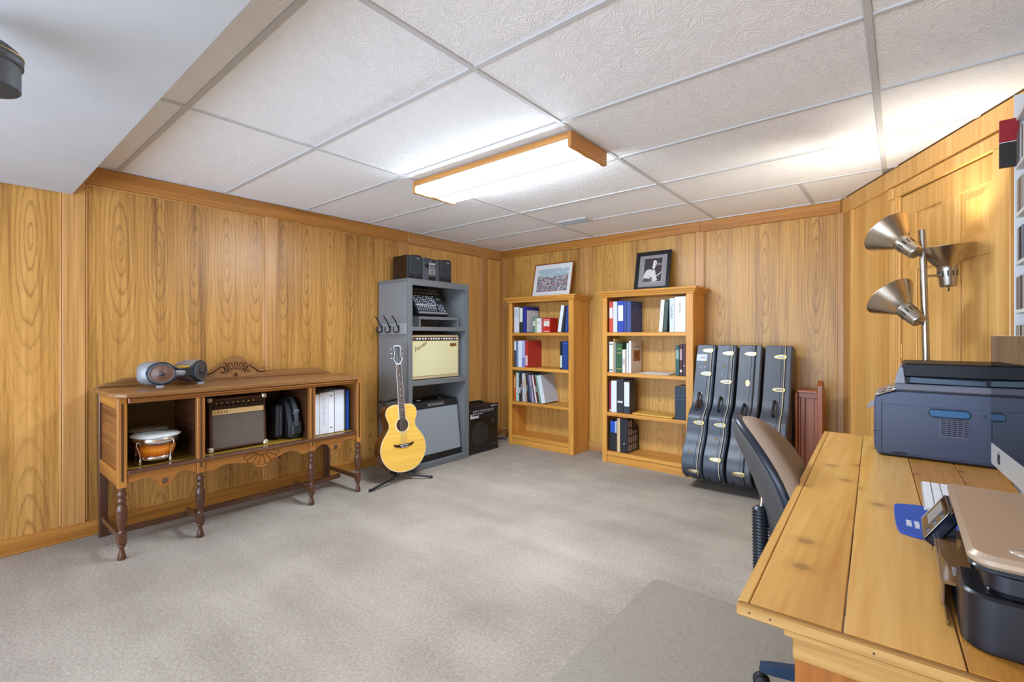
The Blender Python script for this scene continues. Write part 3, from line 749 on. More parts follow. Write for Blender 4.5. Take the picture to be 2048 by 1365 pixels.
B().box(.05, .276, y0, y1, 1.722, 1.955, .003).build('case', M_black, t)
B().prism([(y0, 1.722), (y1, 1.722), (y1, 1.945), (y1 - .04, 1.955), (y0 + .06, 1.964), (y0, 1.962)], .274, .288, axis=0, b=.003).build('front_panel', plain('stereo front', '5a5f68', .4, .2), t)
B().box(.288, .290, y0 + .075, y1 - .045, 1.925, 1.950, .001).build('display', M_black, t)
text_b('88:88', .013, frame((.2905, y0 + .085, 1.932), (0, 1, 0), (0, 0, 1))).build('display_digits', M_silver, t)
B().box(.288, .291, y0 + .072, y1 - .045, 1.868, 1.918, .002).build('button_panel', M_silver, t)
for i in range(5): B().box(.291, .293, y0 + .078 + i * .015, y0 + .088 + i * .015, 1.876, 1.896, .001).build('button', M_black, t)
B().cyl((.288, y0 + .045, 1.886), .022, .010, 0, 18, .002).build('volume_knob', M_black, t)
B().box(.288, .291, y0 + .072, y1 - .045, 1.806, 1.858, .002).build('tape_door', plain('tape door', 'a39c94', .35), t)
B().box(.291, .2918, y0 + .088, y1 - .060, 1.818, 1.845, .001).build('tape_window', M_midgrey, t)
B().box(.288, .290, y0 + .065, y1 - .040, 1.732, 1.785, .003).build('tape_bay', M_black, t)
for i in range(2): B().box(.288, .2905, y0 + .012, y0 + .060, 1.922 + i * .018, 1.934 + i * .018, .001).build('button', M_dkgrey, t)

# ---- mixer stand and mixing console in the top bay
ms = thing('mixer_stand', 'low grey wooden riser under the mixing console', 'stand', (.30, -1.34, 1.295))
B(1).box(.12, .40, -1.60, -1.10, 1.365, 1.392, .002).build('top_board', M_gpaintd, ms)
for y in (-1.60, -1.118): B(2).box(.12, .40, y, y + .018, 1.295, 1.365, .002).build('side_board', M_gpaintd, ms)
B(2).box(.15, .17, -1.42, -1.33, 1.295, 1.365, .001).build('brace', plain('brown card', '8a7360', .7), ms)
B(1).prism([(1.392, .16), (1.392, .36), (1.48, .19), (1.56, .08)], -1.664, -1.646, axis=1).build('wedge', M_gpaint, ms) if False else None
mx = thing('mixing_console', 'black mixing console tilted on the riser with rows of white knobs and faders', 'mixer', (.365, -1.395, 1.416))
MM = rot(-52, 'Y')                                      # local -x runs up and back
def mp(b, name, m, par=None): b2 = b.build(name, m, par or mx, off=(0, 0, 0)); return b2
def q_(b): b.M = MM @ rot(180, 'Z'); return b           # local x up the slope, local y to -Y, z out of the panel
MX = frame((0, 0, 0), (0, 1, 0), (-math.cos(R(57)), 0, math.sin(R(57)))) @ Matrix.Scale(.94, 4)   # x right, y up the slope, z out
def m_(b): b.M = MX; return b
mxb = mp(m_(B()).box(-.20, .20, 0, .325, -.045, 0, .004), 'chassis', M_black)
mp(m_(B()).box(-.19, .19, .012, .235, -.001, .003, .001), 'panel', plain('mixer panel', '2f343d', .4), mx)
mp(m_(B()).box(-.19, .19, .005, .028, .0, .006, .002), 'front_lip', plain('lip grey', '8b8784', .5))
mp(m_(B()).box(-.20, .20, .245, .325, -.04, .012, .004), 'jack_block', plain('jack block', '3b3a38', .5))
for i in range(10): 
    for j in range(2):
        b = m_(B()); b.M = MX @ T(-.178 + i * .037, .262 + j * .036, .012); b.lathe([(.011, 0), (.011, .003), (.006, .003), (.006, .001), (0, .001)], 10); b.build('jack', M_nickel if (i + j) % 3 else M_brass, mxb, off=(0, 0, 0))
M_knob = plain('white knob', 'c9d2dc', .4)
for i in range(10):
    for j in range(5):
        b = B(); b.M = MX @ T(-.176 + i * .028, .128 + j * .023, .003); b.lathe([(.0068, 0), (.0055, .009), (0, .010)], 8); b.build('knob', M_knob if (i + j) % 4 else plain('knob grey', '6b7480', .4), mx, off=(0, 0, 0))
for i in range(9):
    b = m_(B()); x = -.170 + i * .028; b.box(x - .0045, x + .0045, .042, .102, .003, .0045, .0005); b.build('fader_slot', plain('fader strip', '9aa0a8', .5), mx, off=(0, 0, 0))
    b = m_(B()); z = .052 + (i * 37 % 40) / 1000; b.box(x - .006, x + .006, z, z + .012, .004, .012, .002); b.build('fader_cap', M_white, mx, off=(0, 0, 0))
mp(m_(B()).box(-.185, .075, .106, .118, .003, .0045, .0005), 'button_strip', plain('strip white', 'cdd3da', .5))
mp(m_(B()).prism(rrect(.105, .165, .165, .215, .012, 4), .002, .007, b=.001), 'display_bezel', M_black)
mp(m_(B()).box(.112, .158, .175, .205, .007, .008, .0004), 'display', plain('lcd', '7d7464', .3))
for i in range(4):
    for j in range(4): mp(m_(B()).box(.095 + i * .022, .110 + i * .022, .040 + j * .024, .052 + j * .024, .003, .008, .001), 'button', M_knob if (i + j) % 2 else M_midgrey)

# ---- tweed combo amplifier in the middle bay
M_tweed = plain('cream tweed', 'c2ab84', .7, noise=.12, nscale=300, bump=.2)
M_creamcloth = plain('cream grille cloth', 'd8cf9f', .85, noise=.08, nscale=350, bump=.2)
am = thing('guitar_amp', 'cream tweed guitar amplifier in the middle bay of the grey shelf', 'amplifier', (.30, -1.41, .806))
B().prism(rrect(-1.700, -1.108, .812, 1.222, .024, 5), .17, .408, axis=0, b=.006).build('cabinet', M_tweed, am)
B().box(.405, .413, -1.688, -1.128, .842, 1.165, .002).build('grille', M_creamcloth, am)
pn = B().box(.402, .412, -1.682, -1.130, 1.168, 1.200, .001).build('control_panel', plain('maroon panel', '3a2320', .35), am)
for i in range(17):
    b = B(); b.M = T(.412, -1.668 + i * .0325, 1.184) @ rot(90, 'Y'); b.lathe([(.0085, 0), (.0075, .011), (0, .012)], 9); b.build('knob', M_paper if i % 5 else M_chrome, pn)
bd = B().box(.413, .416, -1.232, -1.150, 1.112, 1.140, .001).build('badge', plain('brown badge', '7b5220', .35), am)
text_b('DELUXE', .015, frame((.4165, -1.226, 1.121), (0, 1, 0), (0, 0, 1))).build('lettering', M_brass, bd)
lg = text_b('Fender', .058, frame((.4145, -1.658, 1.062), (0, .88, .475), (0, -.475, .88)), shear=.35).build('logo', M_nickel, am)
B().tube(smooth_poly([(.29, -1.55, 1.222), (.29, -1.53, 1.240), (.29, -1.42, 1.246), (.29, -1.31, 1.240), (.29, -1.29, 1.222)], 4, False), .007, 8).build('handle', plain('leather brown', '4a2c18', .5), am)
for y in (-1.695, -1.113): B().box(.385, .414, y - .012, y + .012, .810, .832, .005).build('corner_guard', M_nickel, am)

# ---- black combo amplifier with silver cloth in the bottom bay (leaning back)
M_silvercloth = plain('silver grille cloth', '8e949a', .8, noise=.12, nscale=420, bump=.25)
am = thing('guitar_amp', 'black guitar amplifier with silver grille cloth in the bottom bay of the grey shelf', 'amplifier', (.412, -1.355, .047))
LM = Matrix(((1, 0, -.122, 0), (0, 1, 0, 0), (0, 0, 1, 0), (0, 0, 0, 1)))   # raked front
def ap_(b, n_, m, par=None): return b.build(n_, m, par or am, off=(0, 0, 0))
def lm(b): b.M = LM; return b
ap_(lm(B()).box(-.22, 0, -.29, .29, .0, .545, .008), 'cabinet', M_blacksoft)
ap_(lm(B()).box(-.002, .006, -.272, .272, .058, .478, .003), 'grille', M_silvercloth)
ap_(lm(B()).box(-.002, .004, -.285, .285, .008, .052, .002), 'lower_panel', M_black)
bd = ap_(lm(B()).box(.0, .005, -.11, .10, .493, .530, .001), 'name_plate', plain('plate grey', '4d4a46', .35))
text_b('HOT ROD DELUXE', .022, LM @ frame((.0055, -.10, .503), (0, 1, 0), (0, 0, 1))).build('lettering', M_silver, bd, off=(0, 0, 0))
ap_(lm(B()).tube(smooth_poly([(-.10, -.16, .545), (-.10, -.13, .562), (-.10, 0, .572), (-.10, .13, .562), (-.10, .16, .545)], 4, False), .010, 8), 'handle', M_rubber)
for y in (-.14, .14): 
    b = lm(B()); ap_(b.box(-.115, -.085, y - .025, y + .025, .545, .553, .002), 'handle_bracket', M_chrome)
for y in (-.278, .278):
    for z in (.03, .53): 
        b = B(); b.M = LM @ T(.005, y, z) @ rot(90, 'Y'); b.lathe([(.006, 0), (.005, .003), (0, .004)], 8); ap_(b, 'screw', M_nickel)

# ---- black bass amplifier on the floor between the shelf and the corner
am = thing('bass_amp', 'black bass amplifier on the carpet between the grey shelf and the corner', 'amplifier', (.29, -.782, 0))
B().box(.12, .430, -1.005, -.558, .012, .484, .008).build('cabinet', plain('black carpet covering', '1e1712', .6, noise=.3, nscale=200), am)
B().box(.428, .442, -1.008, -.555, .008, .488, .006).build('front_frame', M_black, am)
gr_ = B().box(.436, .4425, -.975, -.590, .070, .362, .004).build('grille', plain('mesh grille', '0c0c0d', .35), am)
pn = B().box(.440, .446, -.985, -.578, .405, .460, .002).build('control_panel', plain('panel black', '15161a', .3), am)
b = B(); b.M = T(.443, -.835, .20) @ rot(90, 'Y'); b.lathe([(.125, 0), (.120, .002), (.112, .001), (.045, -.0005), (.04, .001), (0, .002)], 32, caps=False); b.build('speaker_cone', plain('cone grey', '242423', .5), gr_)
b = B(); b.M = T(.443, -.640, .315) @ rot(90, 'Y'); b.lathe([(.024, 0), (.022, .005), (.014, .002), (.006, .006), (0, .007)], 20); b.build('tweeter', plain('tweeter', '3d4248', .25, .4), gr_)
for i in range(9):
    b = B(); b.M = T(.446, -.93 + i * .036, .432) @ rot(90, 'Y'); b.lathe([(.012, 0), (.010, .010), (0, .011)], 12); b.build('knob', M_dkgrey, pn)
    b = B(); b.M = T(.4462, -.93 + i * .036, .432) @ rot(90, 'Y'); b.lathe([(.015, 0), (.013, .0008)], 12, caps=False); b.build('dial_ring', M_paper, pn)
text_b('Ibanez', .048, frame((.4435, -.985, .368), (0, 1, 0), (0, 0, 1)), shear=.2, bold=.0012).build('logo', M_paper, am)
B().box(.446, .4465, -.985, -.80, .4065, .410, .0002).build('panel_line', M_paper, pn)
B().box(.442, .4435, -.66, -.60, .066, .070, .0003).build('badge', M_midgrey, am)
text_b('PROMETHEAN', .014, frame((.4465, -.675, .466), (0, 1, 0), (0, 0, 1))).build('lettering', M_paper, am)
B().tube(smooth_poly([(.29, -.92, .484), (.29, -.90, .503), (.29, -.78, .510), (.29, -.66, .503), (.29, -.64, .484)], 4, False), .011, 8).build('handle', M_rubber, am)
for y in (-1.0, -.563):
    for z in (.02, .478): B().box(.415, .446, y - .014, y + .014, z - .013, z + .013, .006).build('corner_guard', M_rubber, am)
for x in (.15, .40):
    for y in (-.98, -.585): B().cyl((x, y, 0), .014, .014).build('foot', M_rubber, am)
# cable on the floor by the corner
cbl = B().tube(smooth_poly([(.113, -.62, .03), (.10, -.42, .012), (.14, -.24, .008), (.20, -.12, .03), (.14, -.05, .07), (.06, -.06, .06), (.07, -.16, .02), (.16, -.24, .008), (.24, -.18, .008)], 6, False), .004, 7).build('power_cable', M_rubber)
tag(cbl, 'thin black cable looped on the carpet in the room corner', 'cable')

# ================================================================ ACOUSTIC GUITAR on its stand
gt = thing('acoustic_guitar', 'natural-top jumbo acoustic guitar leaning on a black stand before the grey shelf', 'guitar', (.622, -1.925, .085))
up = Vector((.455 - .60, -1.982 + 1.925, 1.04)).normalized()
nrm = Vector((.98, -.02, .135)); GX = up.cross(nrm) * -1
GM = Matrix((up.cross(nrm).normalized(), up, nrm)).transposed().to_4x4()
GM = frame((0, 0, 0), Vector((.10, .99, 0)), up)        # x to the right, y along the neck, z out of the top
def g_(b): b.M = GM; return b
def gp_(b, n_, m, par=None): return b.build(n_, m, par or gt, off=(0, 0, 0))
hb = [(0, 0), (.07, .008), (.135, .038), (.185, .09), (.212, .155), (.213, .215), (.192, .275), (.155, .325), (.128, .365), (.125, .405), (.140, .445), (.148, .48), (.138, .52), (.105, .548), (.06, .556), (0, .557)]
body = smooth_poly(hb + [(-x, y) for x, y in hb[-2:0:-1]], 3)
M_spruce = wood('spruce top', 'f5cb66', 'dca743', 'ecba52', .16, 90, .05)
gp_(g_(B(1)).prism(body, -.112, -.004, b=.006, smooth=True), 'back_and_sides', wood('rosewood sides', '7d4a22', '45250e', rough=.2))
tpo = gp_(g_(B(1)).prism(body, -.005, .0, b=.002), 'top', M_spruce)
inner = [(x * .985, .278 + (y - .278) * .985) for x, y in body]
gp_(g_(B()).loft([[(x, y, -.004) for x, y in body], [(x, y, .0012) for x, y in [(x * .999, y) for x, y in body]], [(x, y, .0014) for x, y in inner]], False, False), 'binding', plain('cream binding', 'efe2c0', .3))
def disc(b, x, y, r0, r1, z): 
    M = b.M; b.M = GM @ T(x, y, z); b.lathe([(r0, 0), (r0, .0006), (r1, .0006), (r1, 0)] if r0 else [(r1, .0008), (0, .0008)], 36, False, False); b.M = M; return b
gp_(disc(B(), 0, .385, 0, .050, .0006), 'sound_hole', plain('hole interior', '3a2413', .8), tpo)
gp_(disc(B(), 0, .385, .050, .055, .0006), 'rosette', plain('rosette dark', '4a3018', .4), tpo)
gp_(disc(B(), 0, .385, .056, .068, .0004), 'rosette', plain('rosette pearl', 'e8e2d0', .3), tpo)
gp_(disc(B(), 0, .385, .059, .064, .0010), 'rosette', M_spruce, tpo)
half = [(0, .012), (.04, .013), (.055, .010), (.085, .018), (.098, .020), (.090, .002), (.070, -.006), (.050, -.010), (.03, -.016), (0, -.020)]
bp = [(x, .215 + y) for x, y in half] + [(-x, .215 + y) for x, y in half[-2:0:-1]]
brd = gp_(g_(B()).prism(bp, 0, .009, b=.003), 'bridge', plain('ebony', '241a14', .35))
gp_(g_(B()).box(-.040, .040, .217, .221, .009, .013, .001), 'saddle', M_paper, brd)
for i in range(6): gp_(disc(B(), -.0275 + i * .011, .205 - .003 * math.sin(math.pi * i / 5), 0, .0035, .0095), 'bridge_pin', M_paper, brd)
gp_(g_(B(1)).loft([[(-.028, y, .004), (.028, y, .004), (.024, y, -.018), (0, y, -.026), (-.024, y, -.018)] if y < .7 else [(-.0225, y, .004), (.0225, y, .004), (.019, y, -.012), (0, y, -.018), (-.019, y, -.012)] for y in (.55, .60, .892)]), 'neck', wood('mahogany', '7a4a2a', '4a2815'))
fb = gp_(g_(B(1)).prism([(-.0285, .432), (.0285, .432), (.0225, .892), (-.0225, .892)], .003, .010, b=.001), 'fretboard', plain('rosewood board', '4a382e', .4))
gp_(g_(B()).loft([[(x * (1 if y < .5 else 1), y, .0098), (x + .0015 * (1 if x > 0 else -1), y, .0098), (x + .0015 * (1 if x > 0 else -1), y, .003)] for x, y in ((-.0285, .432), (-.0225, .892))], False), 'board_binding', M_paper)
gp_(g_(B()).loft([[(x, y, .0098), (x + .0015, y, .0098), (x + .0015, y, .003)] for x, y in ((.0285, .432), (.0225, .892))], False), 'board_binding', M_paper)
for i in range(1, 20):
    y = .217 + .675 * 2 ** (-i / 12)
    w_ = .0225 + (.892 - y) / .46 * .006
    gp_(g_(B()).box(-w_, w_, y - .001, y + .001, .010, .0113, .0004), 'fret', M_nickel, fb)
for i in (3, 5, 7, 9, 12, 15):
    y = .217 + .675 * (2 ** (-i / 12) + 2 ** (-(i - 1) / 12)) / 2
    gp_(g_(B()).prism([(-.006, y), (0, y + .006), (.006, y), (0, y - .006)], .0098, .0104), 'inlay', M_paper, fb)
gp_(g_(B()).box(-.0225, .0225, .892, .897, .004, .0125, .001), 'nut', M_paper)
hs = [(-.023, .897), (.023, .897), (.034, .925), (.044, .934), (.034, .955), (.030, .99), (.034, 1.03), (.036, 1.045), (.018, 1.055), (-.018, 1.055), (-.036, 1.045), (-.034, 1.03), (-.030, .99), (-.034, .955), (-.044, .934), (-.034, .925)]
hd = gp_(g_(B()).prism(hs, -.012, .003, b=.002), 'headstock', plain('headstock veneer', '4e545c', .25))
ins = [(x * .88, .975 + (y - .975) * .93) for x, y in hs]
gp_(g_(B()).loft([[(x, y, .0025) for x, y in hs], [(x, y, .0036) for x, y in hs], [(x, y, .0036) for x, y in ins]], False, False), 'headstock_binding', M_paper, hd)
text_b('Dove', .014, GM @ frame((-.016, 1.02, .0038), (1, 0, 0), (0, 1, 0))).build('inlay_mark', M_nickel, hd, off=(0, 0, 0)) if False else None
for s_ in (-1, 1):
    for y in (.945, .985, 1.022):
        b = B(); b.M = GM; b.tube([(s_ * .030, y, -.004), (s_ * .046, y, -.004)], .003, 7); b.ball((s_ * .052, y, -.004), .009, .006, .006, 10, 6); b.cyl((s_ * .018, y, .003), .0045, .010, 2, 8); gp_(b, 'tuner', M_chrome, hd)
for i in range(6):
    a = -.0275 + i * .011; c_ = -.0175 + i * .007
    gp_(g_(B()).tube([(a, .206, .010), (a, .219, .0135), (c_, .894, .013), ((-1 if i < 3 else 1) * .018, (.945, .985, 1.022)[(i if i < 3 else 5 - i)], .008)], .0007 if i > 2 else .0010, 4), 'string', M_nickel)

sd = thing('guitar_stand', 'black tubular tripod stand holding the acoustic guitar', 'stand', (.52, -1.92, 0))
hub = (.520, -1.93, .085)
B().tube([hub, (.60, -2.03, .05), (.62, -2.255, .013)], .0095, 8).build('leg', M_black, sd)
B().tube([hub, (.60, -1.87, .05), (.715, -1.735, .014)], .0095, 8).build('leg', M_black, sd)
B().tube([hub, (.44, -1.90, .05), (.36, -1.87, .013)], .0095, 8).build('leg', M_black, sd)
for p in ((.62, -2.262, .013), (.717, -1.73, .014), (.352, -1.868, .013)): B().ball(p, .014, .014, .0125, 10, 6).build('rubber_foot', M_rubber, sd)
B().tube([hub, (.425, -2.0, .66)], .010, 8).build('pole', M_black, sd)
B().tube(smooth_poly([(.515, -1.99, .075), (.60, -2.005, .068), (.635, -2.007, .068), (.642, -2.007, .090)], 4, False), .007, 8).build('cradle_arm', M_rubber, sd)
B().tube(smooth_poly([(.515, -1.87, .075), (.60, -1.845, .068), (.635, -1.843, .068), (.642, -1.843, .090)], 4, False), .007, 8).build('cradle_arm', M_rubber, sd)
B().tube(smooth_poly([(.43, -2.055, .66), (.43, -2.0, .655), (.43, -1.94, .66)], 4, False), .008, 8).build('neck_yoke', M_rubber, sd)
B().tube([(.43, -2.055, .66), (.51, -2.062, .672)], .009, 8).build('yoke_arm', M_rubber, sd)
B().tube([(.43, -1.94, .66), (.51, -1.925, .676)], .009, 8).build('yoke_arm', M_rubber, sd)
B().tube(smooth_poly([(.51, -2.062, .668), (.50, -2.10, .62), (.49, -2.11, .56), (.47, -2.08, .54), (.45, -2.03, .58)], 4, False), .003, 6).build('retaining_strap', M_rubber, sd)
# ================================================================ BOOKCASES on the back wall
def bookcase(label, x0, x1, bx=False):
    t = thing('bookcase', label, 'bookcase', ((x0 + x1) / 2, -.16, 0))
    for a, b_ in ((x0, x0 + .022), (x1 - .022, x1)): B(2).box(a, b_, -.300, -.014, 0, 1.585, .002).build('side_panel', M_shelfoak, t)
    for a, b_ in ((x0 - .002, x0 + .046), (x1 - .060, x1 + .002)): B(2).box(a, b_, -.318, -.299, 0, 1.585, .003).build('front_stile', M_shelfoak, t)
    B(0).box(x0, x1, -.31, -.014, 1.585, 1.60, .002).build('top', M_shelfoak, t)
    # stepped crown on front and both ends, mitred as one ring
    b = B(0)
    prof = [(0, 1.576), (.012, 1.579), (.016, 1.592), (.026, 1.600), (.030, 1.612), (.040, 1.618), (.044, 1.634), (.0, 1.636)]
    rings = []
    for (x, y, dx, dy) in ((x0, -.014, -1, 0), (x0, -.318, -1, -1), (x1, -.318, 1, -1), (x1, -.014, 1, 0)):
        rings.append([(x + dx * o, y + dy * o, z) for o, z in prof])
    b.loft(rings, False); b.build('crown', M_shelfoak, t)
    B(0).box(x0, x1, -.318, -.014, 1.62, 1.636, .001).build('top_board', M_shelfoak, t)
    for z in (1.245, .862, .480, .106): B(0).box(x0 + .022, x1 - .022, -.298, -.020, z - .030, z, .003).build('shelf_board', M_shelfoak, t)
    for z in (1.245, .862, .480, .106): B(0).box(x0 + .046, x1 - .060, -.314, -.298, z - .033, z + .0005, .003).build('shelf_edge', M_shelfoak, t)
    B(0).box(x0 + .044, x1 - .058, -.304, -.290, 0, .072, .002).build('plinth', M_shelfoak, t)
    q = B(2); q.box(x0 + .022, x1 - .022, -.020, -.014, .07, 1.585, .001); q.build('back_panel', M_shelfback, t)
    return t
bookcase('oak bookcase nearer the room corner with a framed crowd print on top', .388, 1.243)
bookcase('oak bookcase beside the guitar cases with a black-framed photo on top', 1.572, 2.432)

BC = {}
def bmat(c, r=.5):
    if c not in BC: BC[c] = plain('cloth ' + c, c, r)
    return BC[c]
def book(label, x0, x1, z0, z1, c, yf=-.275, dep=.20, lean=0, name='book', cat='book', band=None, cover=None, text=None, tcol=None, pages=True, group=None):
    """spine towards the room; lean in degrees about the front-back axis, positive = top to the right"""
    t = thing(name, label, cat, ((x0 + x1) / 2, yf, z0 + (x1 - x0) / 2 * abs(math.sin(R(lean)))), 0, group); M = rot(lean, 'Y'); h = (x1 - x0) / 2; H_ = z1 - z0
    th = min(.003, h * .3)
    b = B(); b.M = M; b.mat = 0
    b.box(-h, -h + th, 0, dep, 0, H_, .0008); b.box(h - th, h, 0, dep, 0, H_, .0008); b.box(-h, h, -.001, th, 0, H_, .0012)
    b.build('cover', bmat(c), t, off=(0, 0, 0))
    b = B(); b.M = M; b.box(-h + th, h - th, th, dep - .004, .003, H_ - .004, .0006); b.build('pages', M_paper, t, off=(0, 0, 0))
    if band:                                            # printed label on the spine: (z from, z to, colour)
        for i, (a, e, cc) in enumerate(band):
            b = B(); b.M = M; b.box(-h * .82, h * .82, -.0016, -.0009, H_ * a, H_ * e, .0002); b.build('spine_label', bmat(cc, .6), t, off=(0, 0, 0))
    if cover:                                           # printed sheet on the right-hand board: (y0, y1, z0, z1, colour)
        for ci_, (a, e, f, g, cc) in enumerate(cover):
            b = B(); b.M = M; b.box(h - .0002, h + .0006 + .0003 * ci_, dep * a, dep * e, H_ * f, H_ * g, .0001); b.build('cover_sheet', bmat(cc, .5), t, off=(0, 0, 0))
    if text:
        s_, sz, zz = text
        text_b(s_, sz, M @ frame((-sz * .35, -.0022, H_ * zz), (0, 0, -1), (1, 0, 0))).build('spine_text', bmat(tcol or '20242c'), t, off=(0, 0, 0))
    return t
sh = (1.2455, .8625, .4805, .1065)
L1 = 'on corner bookcase top shelf'; L2 = 'on corner bookcase second shelf'; L3 = 'on corner bookcase third shelf'
R1 = 'on right bookcase top shelf'; R2 = 'on right bookcase second shelf'; R3 = 'on right bookcase third shelf'; R4 = 'on right bookcase bottom shelf'
kw = dict(name='binder', cat='binder')
# --- corner bookcase, top shelf
book('tall white binder with faint print ' + L1, .436, .506, sh[0], 1.532, 'd9d9dd', dep=.22, band=[(.62, .9, 'c9c9cf')], **kw)
book('dark green ring binder with a white label over its spine ' + L1, .512, .562, sh[0], 1.532, '28382e', dep=.22, band=[(.42, .96, 'dfe6dc')], **kw)
book('thick royal blue binder with a white sheet in its cover ' + L1, .566, .606, sh[0], 1.535, '2c2f8e', dep=.235, cover=[(.06, .97, .02, .86, 'd6d6da')], **kw)
book('short green and white paperback ' + L1, .700, .728, sh[0], 1.412, '5e8278', dep=.15, band=[(.45, .75, 'dfe0cf')])
book('short pale olive book ' + L1, .730, .752, sh[0], 1.405, 'a9b384', dep=.15)
book('short white book with small print ' + L1, .754, .792, sh[0], 1.402, 'e4e6dc', dep=.15, band=[(.6, .8, 'c3c8b8')])
book('thin white pamphlet beside the red book ' + L1, .794, .806, sh[0], 1.40, 'eceaea', dep=.15)
book('thin pink-edged booklet ' + L1, .810, .824, sh[0], 1.40, 'd98a90', dep=.15)
book('thick red dictionary with a cream label ' + L1, .834, .925, sh[0], 1.402, 'c3281f', dep=.14, lean=1.5, band=[(.42, .78, 'd9d2bd'), (.05, .10, 'e7cfc2'), (.84, .88, 'e7cfc2')])
book('white binder leaning to the right ' + L1, 1.022, 1.060, sh[0] + .002, 1.530, 'e3e6ec', dep=.2, lean=9.5, **kw)
book('narrow black binder leaning between the white and blue binders ' + L1, 1.071, 1.098, sh[0] + .002, 1.525, '20242c', dep=.2, lean=8, **kw)
book('dark blue binder leaning on the right side ' + L1, 1.109, 1.146, sh[0] + .002, 1.520, '24418a', dep=.22, lean=6, **kw)
# --- corner bookcase, second shelf
book('dark brown binder with a white top label ' + L2, .436, .466, sh[1], 1.155, '4a4550', dep=.22, band=[(.64, .98, 'e6e6ea')], **kw)
book('steel blue folder ' + L2, .468, .492, sh[1], 1.156, '6e8cb4', dep=.22, name='folder', cat='folder')
book('white ring binder ' + L2, .494, .548, sh[1], 1.158, 'dfe5ec', dep=.22, **kw)
book('lavender binder with a blue base band ' + L2, .550, .588, sh[1], 1.158, 'b4b4e2', dep=.22, band=[(.02, .30, '6678c4'), (.31, .34, '23263e')], **kw)
book('big red binder showing its whole red cover ' + L2, .592, .632, sh[1], 1.157, 'b8302a', dep=.25, band=[(.08, .45, 'e2b9bb'), (.86, .93, '8d1c22')], **kw)
book('narrow black binder with a white label ' + L2, 1.052, 1.082, sh[1], 1.152, '16181c', dep=.2, band=[(.06, .5, 'cfd8c8')], **kw)
book('dark blue binder with raised bands ' + L2, 1.085, 1.150, sh[1], 1.154, '1f3c80', dep=.22, band=[(.90, .93, '4a6ab0'), (.46, .49, '345494')], **kw)
# --- corner bookcase, third shelf: records, magazines, books leaning left
book('bright orange thin book ' + L3, .434, .458, sh[2], .768, 'd4561e', dep=.2, band=[(.5, .92, 'e8a06a')])
row = [('pale mint paperback', '9cc9ae', .020, .80), ('thin white magazine', 'd9dfe0', .012, .795), ('thin grey-green songbook', '7d9a98', .012, .80), ('black glossy songbook', '1e1c22', .020, .79), ('dark brown hardback', '4a3a38', .018, .79),
       ('wide pale grey folder', 'c8cdd6', .030, .797), ('tan card folder', 'd2b48c', .016, .787), ('black and white magazine', '35302f', .017, .785), ('thin navy booklet', '3c4258', .014, .785), ('slate blue booklet', '6a7390', .013, .785),
       ('pale lilac booklet', 'b5aac2', .018, .785), ('plum songbook', '5c3c50', .014, .783), ('cream paperback', 'ead7cf', .020, .785), ('maroon glossy songbook', '5e221f', .026, .785)]
x = .462
for i, (n_, c_, w_, zt) in enumerate(row):
    ln = -min(11, max(0, (i - 4)) * 1.6)
    book('%s %s' % (n_, L3), x, x + w_ - .001, sh[2] + .002, zt, c_, dep=.20 + .02 * (i % 3), lean=ln, band=[(.3 + .1 * (i % 3), .5 + .12 * (i % 3), ['d8d0c8', '8a8a92', 'c8b8a8'][i % 3])] if w_ > .015 else None)
    nx_ = -min(11, max(0, (i - 3)) * 1.6); x += w_ + .001 + .31 * (math.tan(R(-nx_)) - math.tan(R(-ln)))
book('green album leaning left ' + L3, x + .004, x + .024, sh[2] + .002, .790, '6fa583', dep=.24, lean=-11.5)
book('wide white binder leaning left with blank cover ' + L3, x + .030, x + .080, sh[2] + .002, .785, 'd6dbe0', dep=.25, lean=-12.5, cover=[(.02, .97, .02, .98, 'c5ccd6')], **kw)
t = thing('folder', 'dark flat folders lying on top of the leaning row ' + L3, 'folder', (.62, -.15, .80))
b = B(); b.M = T(0, 0, 0); b.box(-.18, .13, -.10, .11, .006, .014, .002); b.build('boards', bmat('2b3632'), t, off=(0, 0, 0))
B().box(-.16, -.10, -.105, .08, .014, .019, .001).build('tab', bmat('c8d4cc'), t, off=(0, 0, 0))

# --- right-hand bookcase, top shelf
book('orange-red binder with a white spine label ' + R1, 1.622, 1.662, sh[0], 1.542, 'cf4a38', dep=.23, band=[(.46, .80, 'ead9d4')], **kw)
book('light blue-white binder ' + R1, 1.664, 1.706, sh[0], 1.540, 'cfd8e6', dep=.23, **kw)
book('royal blue binder with a white label ' + R1, 1.710, 1.774, sh[0], 1.544, '2743a8', dep=.23, band=[(.36, .86, 'e4e8ea')], **kw)
book('dark blue binder with white edge ' + R1, 1.777, 1.800, sh[0], 1.542, '26397e', dep=.23, band=[(.0, 1, '3b4d96')], **kw)
book('mid blue wide binder showing its dull blue cover ' + R1, 1.803, 1.846, sh[0], 1.538, '39518f', dep=.25, **kw)
book('white comb-bound songbook leaning right ' + R1, 2.114, 2.148, sh[0] + .002, 1.534, 'e6e6dc', dep=.2, lean=4.5, text=('Music', .013, .62))
book('black spiral-bound songbook leaning right ' + R1, 2.154, 2.190, sh[0] + .002, 1.533, '26302c', dep=.2, lean=3.5, band=[(.06, .95, '46564c')])
book('white binder with a dark handwritten spine ' + R1, 2.214, 2.258, sh[0], 1.545, 'cfd8dc', dep=.22, text=('Tunes & Family', .020, .80), **kw)
book('broad cream binder with handwritten spine at the right end ' + R1, 2.260, 2.356, sh[0], 1.556, 'e7e2d2', dep=.22, text=('Earth Tunes', .018, .82), **kw)
